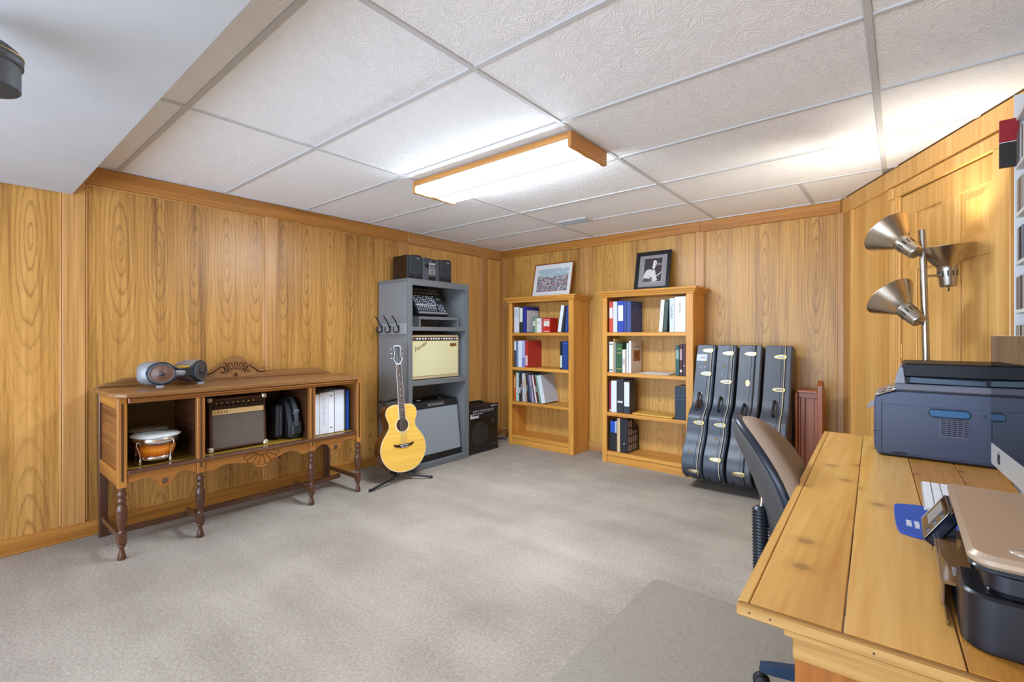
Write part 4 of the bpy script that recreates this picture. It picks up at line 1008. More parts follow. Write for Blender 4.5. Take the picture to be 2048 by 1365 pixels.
# --- right-hand bookcase, second shelf
book('white binder with finger rings ' + R2, 1.622, 1.664, sh[1], 1.155, 'e2e6ea', dep=.22, band=[(.90, .94, '555b66'), (.05, .09, '555b66')], **kw)
book('manila folder taller than its neighbours ' + R2, 1.668, 1.676, sh[1], 1.185, 'e0bb6e', dep=.25, name='folder', cat='folder')
book('grey-blue file beside the manila folder ' + R2, 1.679, 1.694, sh[1], 1.150, '7f8c90', dep=.23, name='folder', cat='folder')
book('wide dark green book with gold marks on its spine ' + R2, 1.697, 1.757, sh[1], 1.140, '2f5a34', dep=.22, band=[(.80, .82, 'c4b264'), (.66, .68, 'c4b264'), (.12, .14, 'c4b264')])
book('small white paperback with dark spine print ' + R2, 1.760, 1.788, sh[1], 1.082, 'e4e2e0', dep=.17, band=[(.35, .6, 'b9aeb4')])
book('thin pink-brown paperback ' + R2, 1.790, 1.802, sh[1], 1.088, 'c4a191', dep=.17)
book('white stapled songbook ' + R2, 1.804, 1.822, sh[1], 1.143, 'dfe5ec', dep=.22)
book('tall cream book with a brown picture on its cover ' + R2, 1.826, 1.848, sh[1], 1.165, 'e6e2de', dep=.235, cover=[(.03, .97, .02, .98, 'e3d6cb'), (.22, .86, .36, .70, 'a8673c'), (.34, .70, .44, .66, '7d4426'), (.3, .8, .78, .84, 'b0aaa4')])
book('dark teal hardback with pale spine print ' + R2, 2.268, 2.300, sh[1], 1.128, '2a5a4e', dep=.2, band=[(.55, .85, '8aa596')])
book('maroon hardback with white title ' + R2, 2.304, 2.328, sh[1], 1.138, '4a1f28', dep=.2, band=[(.5, .85, 'b59aa0'), (.12, .2, 'd9c9cc')])
book('dark brown hardback against the right side ' + R2, 2.332, 2.356, sh[1], 1.142, '43222a', dep=.2, band=[(.3, .34, 'a09090')])
pp = thing('paper_stack', 'loose white sheets lying flat on right bookcase second shelf', 'papers', (2.05, -.17, sh[1]))
for i in range(4):
    b = B(); b.M = T(0, 0, .0006 + i * .0022) @ rot((i * 7 % 5) - 2, 'Z'); b.box(-.16 + .01 * i, .16, -.11, .11, 0, .0014, .0002); b.build('sheet', M_paper, pp, off=(0, 0, 0))
# --- right-hand bookcase, third shelf
book('narrow crimson book at the left end ' + R3, 1.622, 1.640, sh[2], .770, '8d2040', dep=.2, band=[(.02, .08, 'd8c8c8')])
book('wide plain white binder ' + R3, 1.643, 1.700, sh[2], .782, 'dde3ea', dep=.23, **kw)
book('black archive box with a small label ' + R3, 1.704, 1.770, sh[2], .798, '2d3036', dep=.24, band=[(.30, .36, 'd8d8d4')], name='file_box', cat='box')
book('black binder with a long white paper label ' + R3, 1.773, 1.836, sh[2], .788, '33383e', dep=.12, band=[(.22, .96, 'e0e4e0')], **kw)
book('wide navy file box at the right end ' + R3, 2.262, 2.356, sh[2], .768, '23303f', dep=.22, band=[(.60, .62, '4a5866'), (.72, .74, '4a5866'), (.84, .845, '4a5866')], name='file_box', cat='box')
en = thing('envelope', 'large manila envelope lying on right bookcase third shelf', 'envelope', (2.06, -.19, sh[2]))
b = B(); b.prism([(-.20, -.085), (-.17, -.10), (.185, -.105), (.20, .09), (-.19, .10)], .001, .016, b=.004); b.build('body', plain('manila', 'dba84c', .6), en, off=(0, 0, 0))
b = B(); b.prism([(-.19, -.02), (-.165, -.09), (-.165, .09), (-.185, .09)], .016, .018, b=.0005); b.build('flap', plain('manila flap', 'cf9b42', .6), en, off=(0, 0, 0))
# --- right-hand bookcase, bottom shelf
t = thing('magazine_file', 'black magazine file holding blue and white folders ' + R4, 'file', (1.66, -.27, sh[3]))
b = B(); b.box(-.040, .040, .0, .004, 0, .175, .001); b.box(-.040, -.037, 0, .2, 0, .26, .001); b.box(.037, .040, 0, .2, 0, .26, .001); b.box(-.04, .04, .197, .2, 0, .26, .001); b.box(-.04, .04, 0, .2, 0, .003, .001)
b.build('box', bmat('1c1e22'), t, off=(0, 0, 0))
for x0, x1, c_, h_ in ((-.034, -.006, '2b52b4', .285), (-.004, .016, '2f5cc0', .283), (.018, .034, 'b9c4d8', .287)): B().box(x0, x1, .008, .19, .004, h_, .001).build('folder', bmat(c_), t, off=(0, 0, 0))
book('wide tan card file between the two magazine files ' + R4, 1.704, 1.712, sh[3], .425, 'd6b48a', dep=.22, name='folder', cat='folder')
book('narrow cream card file ' + R4, 1.716, 1.734, sh[3], .428, 'e2c79c', dep=.22, name='folder', cat='folder')
t = thing('magazine_file', 'black magazine file with slotted side and sloping mouth ' + R4, 'file', (1.778, -.275, sh[3]))
b = B(); b.box(-.038, .038, 0, .003, 0, .320, .001); b.box(-.038, -.035, 0, .24, 0, .30, .001); b.box(-.038, .038, .237, .24, 0, .20, .001); b.box(-.038, .038, 0, .24, 0, .003, .001)
# slotted right side: bars
for y in (.0, .046, .092, .138, .184, .228): 
    zt = .32 if y < .1 else .32 - (y - .1) * .85
    b.box(.035, .038, y, y + .012, 0, zt, .0008)
for z in (.0, .075, .150, .225, .298): 
    ye = .24 if z < .2 else .24 - (z - .2) / .85
    b.box(.035, .038, 0, max(.10, ye), z, z + .012, .0008)
b.raw([(.035, .10, .32), (.038, .10, .32), (.038, .24, .201), (.035, .24, .201), (.035, .10, .306), (.038, .10, .306), (.038, .24, .187), (.035, .24, .187)], [[0, 1, 2, 3], [7, 6, 5, 4], [0, 3, 7, 4], [1, 5, 6, 2]])
b.build('box', bmat('1e1f23'), t, off=(0, 0, 0))
B().box(-.030, .031, .012, .225, .004, .19, .001).build('papers', bmat('d9d3c8'), t, off=(0, 0, 0))
B().box(-.030, .031, .012, .10, .19, .30, .001).build('papers', bmat('cfc8bd'), t, off=(0, 0, 0))
b = B(); b.M = T(0, -.001, .085) @ rot(90, 'X'); b.lathe([(.008, 0), (.008, .001), (.004, .0015), (0, .0008)], 12); b.build('finger_ring', M_silver, t, off=(0, 0, 0))

# ---- framed pictures leaning on the wall on top of the bookcases
def pic(label, xc, wd, ht, y0, z0, lean, fm, fw, mat_c, mw, rz=0):
    t = thing('picture_frame', label, 'picture', (xc, y0, z0), R(rz)); M = rot(-lean, 'X'); h = wd / 2
    for (a, e, f, g) in ((-h, -h + fw, 0, ht), (h - fw, h, 0, ht), (-h + fw, h - fw, 0, fw), (-h + fw, h - fw, ht - fw, ht)):
        b = B(2 if e - a < g - f else 0); b.M = M; b.box(a, e, -.018, .0, f, g, .003); b.build('frame_bar', fm, t, off=(0, 0, 0))
    b = B(); b.M = M; b.box(-h + fw * .8, h - fw * .8, -.006, -.002, fw * .8, ht - fw * .8, .0003); b.build('mat_board', bmat(mat_c, .6), t, off=(0, 0, 0))
    return t, M
t, M = pic('colourful print of a crowd in a thin wooden frame on the corner bookcase', .835, .515, .385, -.135, 1.6365, 12, M_cherry, .010, 'dfe0dd', .03)
k = NT('crowd print'); ob = k.n('ShaderNodeTexCoord').outputs['Generated']; sp = k.n('ShaderNodeSeparateXYZ', {0: ob})
n1 = k.n('ShaderNodeTexVoronoi', {'Vector': k.n('ShaderNodeMapping', {0: ob, 3: (30, 1, 22)}).outputs[0], 'Scale': 1.0}); n2 = k.noise(ob, 6, 4, .6)
colr = k.n('ShaderNodeSeparateColor', {0: n1.outputs['Color']}).outputs[0]
lowc = k.ramp(colr, [(.0, '3c4456'), (.2, '8a8f9c'), (.4, '9a4438'), (.55, 'c9c6c4'), (.7, '6e5a58'), (.85, '7d98ac'), (1, 'd9d2ca')])
sky = k.ramp(n2, [(.35, 'b9c8d2'), (.5, '9fb8bc'), (.65, 'd3d9d9')])
edge = k.math('ADD', sp.outputs[2], k.math('MULTIPLY', k.math('SUBTRACT', n2, .5), .35))
k.fin(k.mix(k.ramp(edge, [(.62, (0, 0, 0)), (.70, (1, 1, 1))]), lowc, sky), .4)
b = B(); b.M = M; b.box(-.205, .205, -.0075, -.006, .062, .325, .0002); b.build('print', k.m, t, off=(0, 0, 0))
t, M = pic('black-framed monochrome photo of a singing guitarist on the right-hand bookcase', 1.985, .345, .385, -.135, 1.6365, 12, plain('black frame', '14171c', .3), .036, '8b8588', .05, 0)
b = B(); b.M = M; b.box(-.092, .092, -.0072, -.006, .082, .322, .0002); pr = b.build('photo_border', bmat('c9c6c6', .6), t, off=(0, 0, 0))
b = B(); b.M = M; b.box(-.089, .089, -.0078, -.0071, .085, .319, .0002); b.build('photo', bmat('3a3236', .4), pr, off=(0, 0, 0))
def fig(pts, name, c, y=-.0082, n=3):
    b = B(); b.M = M; b.prism([(z, x) for x, z in smooth_poly(pts, n)], y, y + .0003, axis=1); b.build(name, bmat(c, .5), pr, off=(0, 0, 0))
fig([(-.086, .13), (-.075, .18), (-.055, .205), (-.02, .21), (.0, .195), (.018, .205), (.03, .17), (.036, .13), (.05, .10), (.01, .087), (-.05, .10)], 'shirt', 'cfcaca')
fig([(-.005, .225), (.0, .255), (.002, .285), (.02, .302), (.036, .292), (.038, .265), (.028, .238), (.016, .215), (.004, .208)], 'face', 'd8d3d1', -.0086)
fig([(-.002, .285), (.01, .308), (.03, .308), (.04, .29), (.036, .275), (.028, .292), (.01, .296)], 'hair', '2a2527', -.009)
fig([(-.088, .087), (-.08, .125), (-.04, .14), (.0, .125), (.01, .105), (-.02, .09)], 'guitar_body', '4a4042', -.0088)
fig([(-.01, .112), (.07, .165), (.086, .182), (.087, .172), (.072, .156), (-.004, .102)], 'guitar_neck', 'd0cbc8', -.009, 1)
fig([(-.085, .125), (-.06, .138), (-.02, .13), (-.022, .118), (-.06, .124)], 'forearm', 'd8d3d1', -.0091)
fig([(.018, .262), (.026, .268), (.034, .266), (.030, .259), (.022, .258)], 'eye_shadow', '8a8482', -.0093, 2)
fig([(.012, .240), (.020, .244), (.028, .243), (.022, .237)], 'mouth', '6e6766', -.0093, 2)
for z in (.258, .246):
    b = B(); b.M = M; b.box(.045, .080, -.0083, -.0078, z, z + .004, .0001); b.build('caption_line', bmat('c0bcbc'), pr, off=(0, 0, 0))

# ================================================================ FOUR GUITAR CASES standing on edge
M_case = plain('case vinyl', '3d444f', .38, noise=.08, nscale=220, bump=.25)
M_case2 = plain('case vinyl grey', '45484f', .38, noise=.08, nscale=220, bump=.25)
M_latch = plain('latch brass', 'cdbb84', .35, .9)
hw = [(0, .0), (.002, .10), (.02, .165), (.06, .208), (.11, .226), (.18, .226), (.25, .206), (.31, .182), (.37, .170), (.43, .172), (.485, .170), (.53, .150), (.57, .118), (.62, .098), (.70, .090), (.85, .086), (1.0, .083), (1.095, .080), (1.112, .074), (1.118, .0)]
contour = smooth_poly([(-h_, p) for p, h_ in hw], 3, False) + smooth_poly([(h_, p) for p, h_ in hw[::-1]], 3, False)[1:-1]
def half_at(p):
    for (p0, h0), (p1, h1) in zip(hw, hw[1:]):
        if p0 <= p <= p1 and p1 > p0: return h0 + (h1 - h0) * (p - p0) / (p1 - p0)
    return .08
def slope_at(p): return (half_at(p + .015) - half_at(p - .015)) / .03
LEAN = 14.5
def guitar_case(label, x0, x1, mat, latches, seam=.80, extras=(), handle=None, wscale=1.0, pipe='c9bfa6', yb=-.455, short=.99, lm=None):
    t = thing('guitar_case', label, 'guitar case', ((x0 + x1) / 2, yb, .0), 0, 'hard guitar cases leaning on the back wall')
    w_ = (x1 - x0); M = T(0, 0, .052) @ rot(-LEAN, 'X')  # local y = width (-y faces the room), z = length, x = thickness
    cs = [(y * wscale, z * short) for y, z in contour]
    xs = -w_ / 2 + w_ * seam
    for nm, a, e in (('body', -w_ / 2, xs - .001), ('lid', xs + .001, w_ / 2)):
        b = B(); b.M = M; b.prism(cs, a, e, axis=0, b=.010 if nm == 'lid' else .004, smooth=True)
        b.build(nm, mat, t, off=(0, 0, 0))
    ring = [(xs, y * 1.004, z * 1.001) for y, z in cs]
    b = B(); b.M = M; b.tube(ring, .0032, 5, closed=True); b.build('piping', plain('piping ' + pipe, pipe, .5), t, off=(0, 0, 0))
    b = B(); b.M = M; b.tube([(xs - .022, y * 1.001, z) for y, z in cs], .0016, 4, closed=True); b.build('stitching', M_black, t, off=(0, 0, 0))
    def on_edge(p, x):                                   # frame on the room-facing edge: x along case thickness, y along length, z out
        s_ = slope_at(p); y = -half_at(p) * wscale
        return M @ frame((x, y, p * short), (1, 0, 0), (0, -s_ * wscale, 1))
    for i, p in enumerate(latches):
        b = B(); F = on_edge(p, xs); b.M = F
        S = 1
        b.prism([(-.078, 0), (-.060, .012), (-.030, .018), (.004, .017), (.012, .010), (.012, -.010), (.004, -.017), (-.030, -.018), (-.060, -.012)], .0, .005, b=.002)
        lt = b.build('latch', lm or M_latch, t, off=(0, 0, 0))
        b = B(); b.M = F; b.prism([(-.056, 0), (-.040, .009), (-.004, .011), (-.004, -.011), (-.040, -.009)], .005, .011, b=.002); b.build('hasp', M_chrome, lt, off=(0, 0, 0))
        b = B(); b.M = F; b.box(-.002, .014, -.012, .012, .003, .012, .002); b.build('catch', lm or M_latch, lt, off=(0, 0, 0))
    for (kind, p, x) in extras:
        F = on_edge(p, x)
        if kind == 'button':
            b = B(); b.M = F; b.lathe([(.011, 0), (.011, .002), (.007, .006), (0, .008)], 12); b.build('rivet', M_latch, t, off=(0, 0, 0))
        elif kind == 'dot':
            b = B(); b.M = F; b.lathe([(.005, 0), (.004, .003), (0, .004)], 8); b.build('stud', M_paper, t, off=(0, 0, 0))
        elif kind == 'hole':
            b = B(); b.M = F; b.lathe([(.003, 0), (.003, .0006), (0, .0006)], 8); b.build('screw', M_black, t, off=(0, 0, 0))
        elif kind == 'oval':
            b = B(); b.M = F @ Matrix.Diagonal((.62, 1, 1, 1)); b.lathe([(.028, 0), (.028, .002), (.024, .003), (.020, .002), (0, .002)], 20); b.build('badge', M_latch, t, off=(0, 0, 0))
        elif kind == 'sticker':
            b = B(); b.M = F; b.box(-.045, .040, -.030, .026, .0, .0012, .0003); st_ = b.build('sticker', bmat('b9bec6', .4), t, off=(0, 0, 0))
            b = B(); b.M = F; b.prism([(-.022, -.004), (-.005, .003), (.010, -.001), (.026, .012), (.016, -.006), (-.006, -.006)], .0012, .0018); b.build('red_bird', bmat('b0524e', .5), st_, off=(0, 0, 0))
        elif kind == 'tag':
            b = B(); b.M = F; b.prism(rrect(-.022, .022, -.05, .03, .012, 3), .004, .012, b=.002); tg = b.build('luggage_tag', plain('tag brown', '5b3d34', .4), t, off=(0, 0, 0))
            b = B(); b.M = F; b.tube(smooth_poly([(.012, .03, .012), (.03, .02, .02), (.03, -.04, .02), (.0, -.07, .018), (-.014, -.03, .016)], 4, False), .004, 6); b.build('tag_strap', M_black, tg, off=(0, 0, 0))
    if handle:
        p, x = handle; F = on_edge(p, x)
        b = B(); b.M = F; b.tube(smooth_poly([(0, -.062, .004), (0, -.058, .03), (0, -.045, .044), (0, .045, .044), (0, .058, .03), (0, .062, .004)], 4, False), .009, 8); hd_ = b.build('handle', M_rubber, t, off=(0, 0, 0))
        for q in (-.062, .062):
            b = B(); b.M = F; b.box(-.012, .012, q - .010, q + .010, 0, .008, .002); b.build('handle_ring', M_latch, hd_, off=(0, 0, 0))
    for p in (.035,):
        for x in (-w_ * .3, w_ * .3):
            b = B(); b.M = M @ T(x, -.165 * wscale, .012); b.ball((0, 0, 0), .012, .012, .012, 8, 6); b.build('foot', M_rubber, t, off=(0, 0, 0))
    return t
guitar_case('black guitar case with a red bird sticker, first beside the bookcase', 2.452, 2.604, M_case, (1.06, .86, .44, .055), extras=[('sticker', 1.0, -.028), ('button', .955, .0), ('dot', .918, .0), ('dot', .912, -.035), ('button', .20, -.02), ('tag', .60, -.02)], handle=(.625, -.015))
guitar_case('black guitar case with one white stud, second from the bookcase', 2.618, 2.766, M_case, (1.04, .80, .44, .17), extras=[('button', .935, -.01), ('dot', .86, -.02), ('button', .33, -.005)], handle=(.60, -.01), yb=-.46)
guitar_case('charcoal guitar case with an oval brass badge, third from the bookcase', 2.786, 2.952, M_case2, (1.04, .42, .09), seam=.70, extras=[('oval', .80, -.005)], handle=(.56, -.01), pipe='4a4a50', yb=-.455)
guitar_case('widest charcoal guitar case with cream piping, beside the cherry wood stand', 2.972, 3.158, M_case2, (1.02, .76, .40), seam=.74, extras=[('hole', .87, -.04), ('hole', .87, -.005), ('hole', .68, -.04), ('hole', .68, -.005)], handle=(.60, -.005), pipe='d2c49a', yb=-.44)

# ---- cherry-stained panelled piece behind the desk
ch = thing('panelled_stand', 'reddish cherry-stained panelled wooden stand with a round-topped end post by the cases', 'stand', (3.27, -.19, 0))
B(2).prism([(0, -.30), (.82, -.30), (.855, -.285), (.878, -.25), (.878, -.22), (.855, -.13), (.80, -.10), (0, -.10)], 3.315, 3.352, axis=1, b=.004) if False else None
b = B(2); b.prism(smooth_poly([(-.27, 0), (-.27, .40), (-.27, .80), (-.262, .85), (-.235, .878), (-.20, .872), (-.165, .83), (-.13, .80), (-.11, .76), (-.11, .4), (-.11, 0)], 3), 3.318, 3.352, axis=0, b=.004); b.build('end_post', M_cherry, ch)
B(0).box(3.19, 3.318, -.26, -.12, .785, .805, .004).build('top_rail', M_cherry, ch)
B(0).box(3.19, 3.318, -.225, -.20, .745, .785, .003).build('cap_rail', M_cherry, ch)
B(2).box(3.19, 3.318, -.205, -.195, .12, .745, .001).build('panel', M_cherry, ch)
for a, e in ((3.19, 3.205), (3.228, 3.238), (3.295, 3.318)): B(2).box(a, e, -.218, -.2, .12, .745, .004).build('stile', M_cherry, ch)
B(0).box(3.19, 3.318, -.222, -.2, .06, .16, .003).build('bottom_rail', M_cherry, ch)
B(2).box(3.175, 3.19, -.26, -.12, 0, .785, .004).build('end_panel', M_cherry, ch)
# ================================================================ DESK
DZ = .73
dk_ = thing('desk', 'varnished pine plank desk with a worn front edge', 'desk', (3.84, -2.46, 0), R(0))
TL = R(2.1)
DM = T(3.566, -3.452, 0) @ Matrix.Rotation(TL, 4, 'Z')   # origin at the near left corner; local y runs away along the desk
def dm(b): b.M = DM; return b
def dp(b, n_, m, par=None): return b.build(n_, m, par or dk_)
W = .56; LN_ = 1.94
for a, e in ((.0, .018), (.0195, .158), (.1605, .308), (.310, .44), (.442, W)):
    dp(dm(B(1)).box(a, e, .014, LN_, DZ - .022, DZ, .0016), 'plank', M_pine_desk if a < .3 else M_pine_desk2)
dp(dm(B(0)).box(.0, W, -.002, .0125, DZ - .022, DZ - .0003, .003), 'end_strip', M_deskedge)
for x in (.022, .055, .20, .36): 
    b = dm(B()); b.M = DM @ T(x, -.0021, DZ - .011) @ rot(90, 'X'); b.lathe([(.0016, 0), (.0016, .0004), (0, .0004)], 8); dp(b, 'nail', M_black)
dp(dm(B(0)).box(.075, W, .004, .024, DZ - .034, DZ - .022, .002), 'upper_moulding', M_deskedge)
dp(dm(B(0)).box(.088, W, .010, .034, DZ - .072, DZ - .034, .002), 'end_rail', M_deskedge)
dp(dm(B(2)).box(.090, .190, .018, .045, 0, DZ - .06, .003), 'leg', M_deskleg)
dp(dm(B(2)).box(.46, .55, .018, .045, 0, DZ - .06, .003), 'leg', M_deskleg)
dp(dm(B(2)).box(.06, .14, LN_ - .10, LN_ - .06, 0, DZ - .022, .003), 'leg', M_deskleg)
dp(dm(B(2)).box(.46, .55, LN_ - .10, LN_ - .06, 0, DZ - .022, .003), 'leg', M_deskleg)
dp(dm(B(1)).box(.50, .52, .045, LN_ - .06, DZ - .12, DZ - .022, .002), 'back_rail', M_deskleg)
b = dm(B()); b.M = DM @ T(.139, .0175, .565) @ rot(90, 'X'); b.lathe([(.004, 0), (.004, .002), (0, .003)], 8); dp(b, 'screw', M_black)

# ================================================================ OFFICE CHAIR pushed under the desk
M_fab = plain('chair fabric', '99836f', .95, noise=.25, nscale=420, bump=.25, spec=.1)
M_shell = plain('chair shell', '4b4846', .6)
oc = thing('office_chair', 'grey-brown fabric office chair with black bellows tucked at the desk', 'chair', (3.73, -2.51, 0), 0)
def oc_(b, n_, m, par=None): return b.build(n_, m, par or oc)
# backrest: superellipse outline (width along y, height z), curved and reclined towards -x
AM = T(3.511, -2.43, .455) @ rot(6, 'Z') @ rot(-12, 'Y')
def back_ring(sc_, x, bulge):
    r = []
    for q in range(40):
        a = 2 * math.pi * q / 40; c_, s_ = math.cos(a), math.sin(a)
        y = .185 * math.copysign(abs(c_) ** .88, c_) * sc_; z = .215 + .262 * math.copysign(abs(s_) ** .88, s_) * sc_
        y *= 1.0 - .18 * max(0, (z - .2) / .22) ** 2
        r.append((x - bulge * (y / .215) ** 2 * -1 * .0 +   .030 * (y / .215) ** 2 - .060 * ((z - .16) / .25) ** 2, y, z))
    return r
b = B(); b.M = AM; b.loft([back_ring(s_, x, 0) for s_, x in ((.95, .004), (1.0, .014), (1.0, .032), (.97, .050), (.90, .062), (.70, .070), (.35, .073), (.05, .074))]); oc_(b, 'back_cushion', M_fab)
b = B(); b.M = AM; b.loft([back_ring(s_, x, 0) for s_, x in ((.05, -.075), (.45, -.072), (.75, -.058), (.93, -.030), (1.0, -.004), (1.0, .012))]); sh_ = oc_(b, 'back_shell', M_shell)
b = B(); b.M = AM; b.loft([back_ring(s_, x, 0) for s_, x in ((1.0, -.012), (1.03, -.006), (1.03, .010), (1.0, .016))], True, False); oc_(b, 'shell_rim', plain('rim black', '1c2330', .35), oc)
# seat
st_ = smooth_poly(rrect(-.23, .23, -.235, .235, .10, 3), 1)
b = B(); b.M = T(3.78, -2.51, .43); b.prism(st_, 0, .075, b=.028, smooth=True); oc_(b, 'seat_cushion', M_fab)
b = B(); b.M = T(3.78, -2.51, .405); b.prism([(x * .95, y * .95) for x, y in st_], 0, .03, b=.008); oc_(b, 'seat_pan', M_shell)
b = B(); b.tube([(3.60, -2.51, .40), (3.50, -2.51, .41), (3.465, -2.51, .48), (3.46, -2.51, .60)], .018, 8); oc_(b, 'back_bar', M_black)
# bellows around the spine
b = B(); b.M = T(3.418, -2.540, .350) @ rot(-1, 'Y'); pr_ = [(.012, 0)]
for i in range(22): pr_ += [(.020, .004 + i * .0115), (.027, .0075 + i * .0115), (.020, .0115 + i * .0115)]
b.lathe(pr_ + [(.012, .262)], 16); bl_ = oc_(b, 'bellows', plain('bellows rubber', '1b2129', .35))
B().tube([(3.418, -2.540, .612), (3.425, -2.535, .68)], .008, 8).build('spine_rod', M_chrome, oc)
B().tube([(3.60, -2.42, .405), (3.45, -2.44, .30), (3.392, -2.455, .215)], .012, 8).build('spine_arm', M_black, oc)
# star base
hubp = (3.73, -2.515)
oc_(B().cyl((hubp[0], hubp[1], .10), .028, .31, 2, 16), 'gas_lift', M_black)
oc_(B().cyl((hubp[0], hubp[1], .065), .045, .07, 2, 18, .008), 'hub', M_black)
M_blueblk = plain('base blue black', '1c3550', .35)
for i in range(5):
    a = R(196 + 72 * i); e = (hubp[0] + .31 * math.cos(a), hubp[1] + .31 * math.sin(a))
    d = Vector((math.cos(a), math.sin(a), 0)); n_ = Vector((-d.y, d.x, 0)); rg = []
    for t_, wd, z0, z1 in ((.03, .026, .075, .125), (.16, .022, .075, .115), (.28, .018, .072, .102), (.315, .014, .074, .096)):
        c_ = Vector((hubp[0], hubp[1], 0)) + d * t_; rg.append([tuple(c_ + n_ * wd + Vector((0, 0, z0))), tuple(c_ - n_ * wd + Vector((0, 0, z0))), tuple(c_ - n_ * wd * .8 + Vector((0, 0, z1))), tuple(c_ + n_ * wd * .8 + Vector((0, 0, z1)))])
    lg_ = oc_(B().loft(rg, False), 'base_leg', M_blueblk)
    b = B()
    for s_ in (-1, 1):
        c_ = Vector((e[0], e[1], .028)) + n_ * .014 * s_; b.M = Matrix.Translation(c_) @ frame((0, 0, 0), d, (0, 0, 1)); b.lathe([(.020, -.009), (.027, -.007), (.027, .007), (.020, .009)], 16)
    b.M = Matrix(); b.tube([(e[0], e[1], .028), (e[0], e[1], .085)], .008, 8); b.build('caster', M_rubber, lg_)

oc.location.z = .0055
# ---- chair mat
M_mat = NT('clear vinyl mat')
M_mat.b.inputs['Transmission Weight'].default_value = .0
tc_ = M_mat.n('ShaderNodeTexCoord').outputs['Object']; nz = M_mat.noise(tc_, 110, 2, .5)
mcol = M_mat.ramp(nz, [(.26, '746b60'), (.34, '8d8376'), (.7, '988e80')])
M_mat.bump(M_mat.noise(tc_, 160, 2, .5), .2, .002)
M_mat = M_mat.fin(mcol, .42)
cm = B().prism(rrect(2.845, 4.05, -3.35, -2.105, .05, 4), .0, .005, b=.002).build('chair_mat', M_mat)
tag(cm, 'translucent beige vinyl chair mat on the carpet beside the desk', 'mat')

# ================================================================ FLOOR LAMP
lp = thing('floor_lamp', 'brushed nickel floor lamp with three cone shades on a pole behind the printer', 'lamp', (3.905, -1.325, 0))
B().tube([(3.915, -1.325, .02), (3.876, -1.330, 1.735)], .0145, 14).build('pole', M_nickel, lp)
b = B(); b.M = T(3.915, -1.325, 0); b.lathe([(.13, 0), (.13, .012), (.12, .02), (.03, .026), (.016, .05)], 32); b.build('base', M_nickel, lp)
M_shade = plain('brushed steel shade', 'c4b8a6', .26, 1)
M_inner = plain('shade inside white', 'd9d6cf', .5)
BULBS = []; M_bulb = emit('warm white bulb', 'fff3df', 2.0)
def shade(piv, tip, pole):
    """piv = socket centre, tip = direction the open mouth faces"""
    ax = Vector(tip).normalized(); ref = Vector((0, 0, 1)) if abs(ax.z) < .9 else Vector((1, 0, 0))
    x = ref.cross(ax).normalized(); y = ax.cross(x); M = Matrix((x, y, ax)).transposed().to_4x4() @ Matrix.Scale(.92, 4); M.translation = Vector(piv)
    arm_ = B().tube([pole, tuple(Vector(pole) + (Vector(piv) - Vector(pole)) * .5), piv], .0058, 8).build('arm', M_nickel, lp)
    b = B(); b.M = M; b.lathe([(.028, -.062), (.034, -.058), (.036, -.05), (.0425, .035), (.044, .045), (.046, .050)], 28); so = b.build('socket', M_nickel, lp)
    b = B(); b.M = M; b.lathe([(.044, .046), (.050, .052), (.072, .080), (.100, .118), (.122, .148), (.1235, .150), (.1215, .150)], 36, caps=False); b.build('shade', M_shade, lp)
    b = B(); b.M = M; b.lathe([(.042, .050), (.070, .082), (.098, .119), (.1215, .150)], 36, caps=False); b.build('shade_lining', M_inner, lp)
    for i in range(12):
        a = 2 * math.pi * i / 12; b = B(); b.M = M @ Matrix.Rotation(a, 4, 'Z') @ T(.0395, 0, .008); b.M = b.M @ rot(5, 'Y'); b.box(-.0015, .0022, -.0032, .0032, -.014, .016, .0008); b.build('vent_slot', M_black, so)
    b = B(); b.M = M; b.tube([(0, .0, -.062), (0, .0, -.078)], .0035, 8); b.ball((0, 0, -.080), .005); b.build('switch', M_dkgrey, so)
    b = B(); b.M = M; b.lathe([(.014, .03), (.016, .06), (.028, .09), (.026, .11), (.012, .122), (0, .124)], 14); b.build('bulb', M_bulb, lp); BULBS.append((tuple(M @ Vector((0, 0, .145))), ax))
shade((3.822, -1.375, 1.650), (-.58, .45, .68), (3.878, -1.330, 1.668))
shade((3.970, -1.275, 1.510), (-.06, -.06, .99), (3.884, -1.328, 1.508))
shade((3.832, -1.365, 1.322), (-.58, .45, .68), (3.887, -1.329, 1.338))

for i, (p, ax) in enumerate(BULBS):                     # the lit bulbs: a wide beam out of each open shade
    l_ = bpy.data.lights.new('lamp_beam', 'SPOT'); l_.energy = (7, 9, 6)[i]; l_.spot_size = R(105); l_.spot_blend = 1.0; l_.shadow_soft_size = .03; l_.color = (1, .95, .86)
    lo_ = bpy.data.objects.new('lamp_beam', l_); col.objects.link(lo_); lo_.location = Vector(p) - Vector((lp.location)); lo_.parent = lp
    lo_.rotation_euler = (-ax).to_track_quat('Z', 'Y').to_euler()

# ================================================================ LASER PRINTER on the desk
M_prn = plain('printer slate', '465068', .42, noise=.03, nscale=400)
M_prnd = plain('printer black', '131319', .45, spec=.3)
M_prnl = plain('printer light grey', '8d929c', .5)
M_handle = plain('printer blue handle', '28628f', .4)
pz = DZ + .006
lpz = thing('laser_printer', 'large slate-grey laser printer with a blue side handle at the desk far end', 'printer', (3.90, -1.76, DZ))
PX0, PX1, PY0, PY1 = 3.711, 4.090, -1.940, -1.585
body = [(PX0 + .012, pz), (PX1, pz), (PX1, pz + .262), (PX0 + .082, pz + .262), (PX0 + .004, pz + .232), (PX0, pz + .20), (PX0, pz + .03)]
b = B(); b.prism([(z, x) for x, z in body], PY0, PY1, axis=1, b=.006); b.build('body', M_prn, lpz)
sd_ = B().box(PX0 + .026, PX1 - .008, PY0 - .003, PY0 + .002, pz + .012, pz + .205, .0015).build('side_cover', M_prn, lpz)
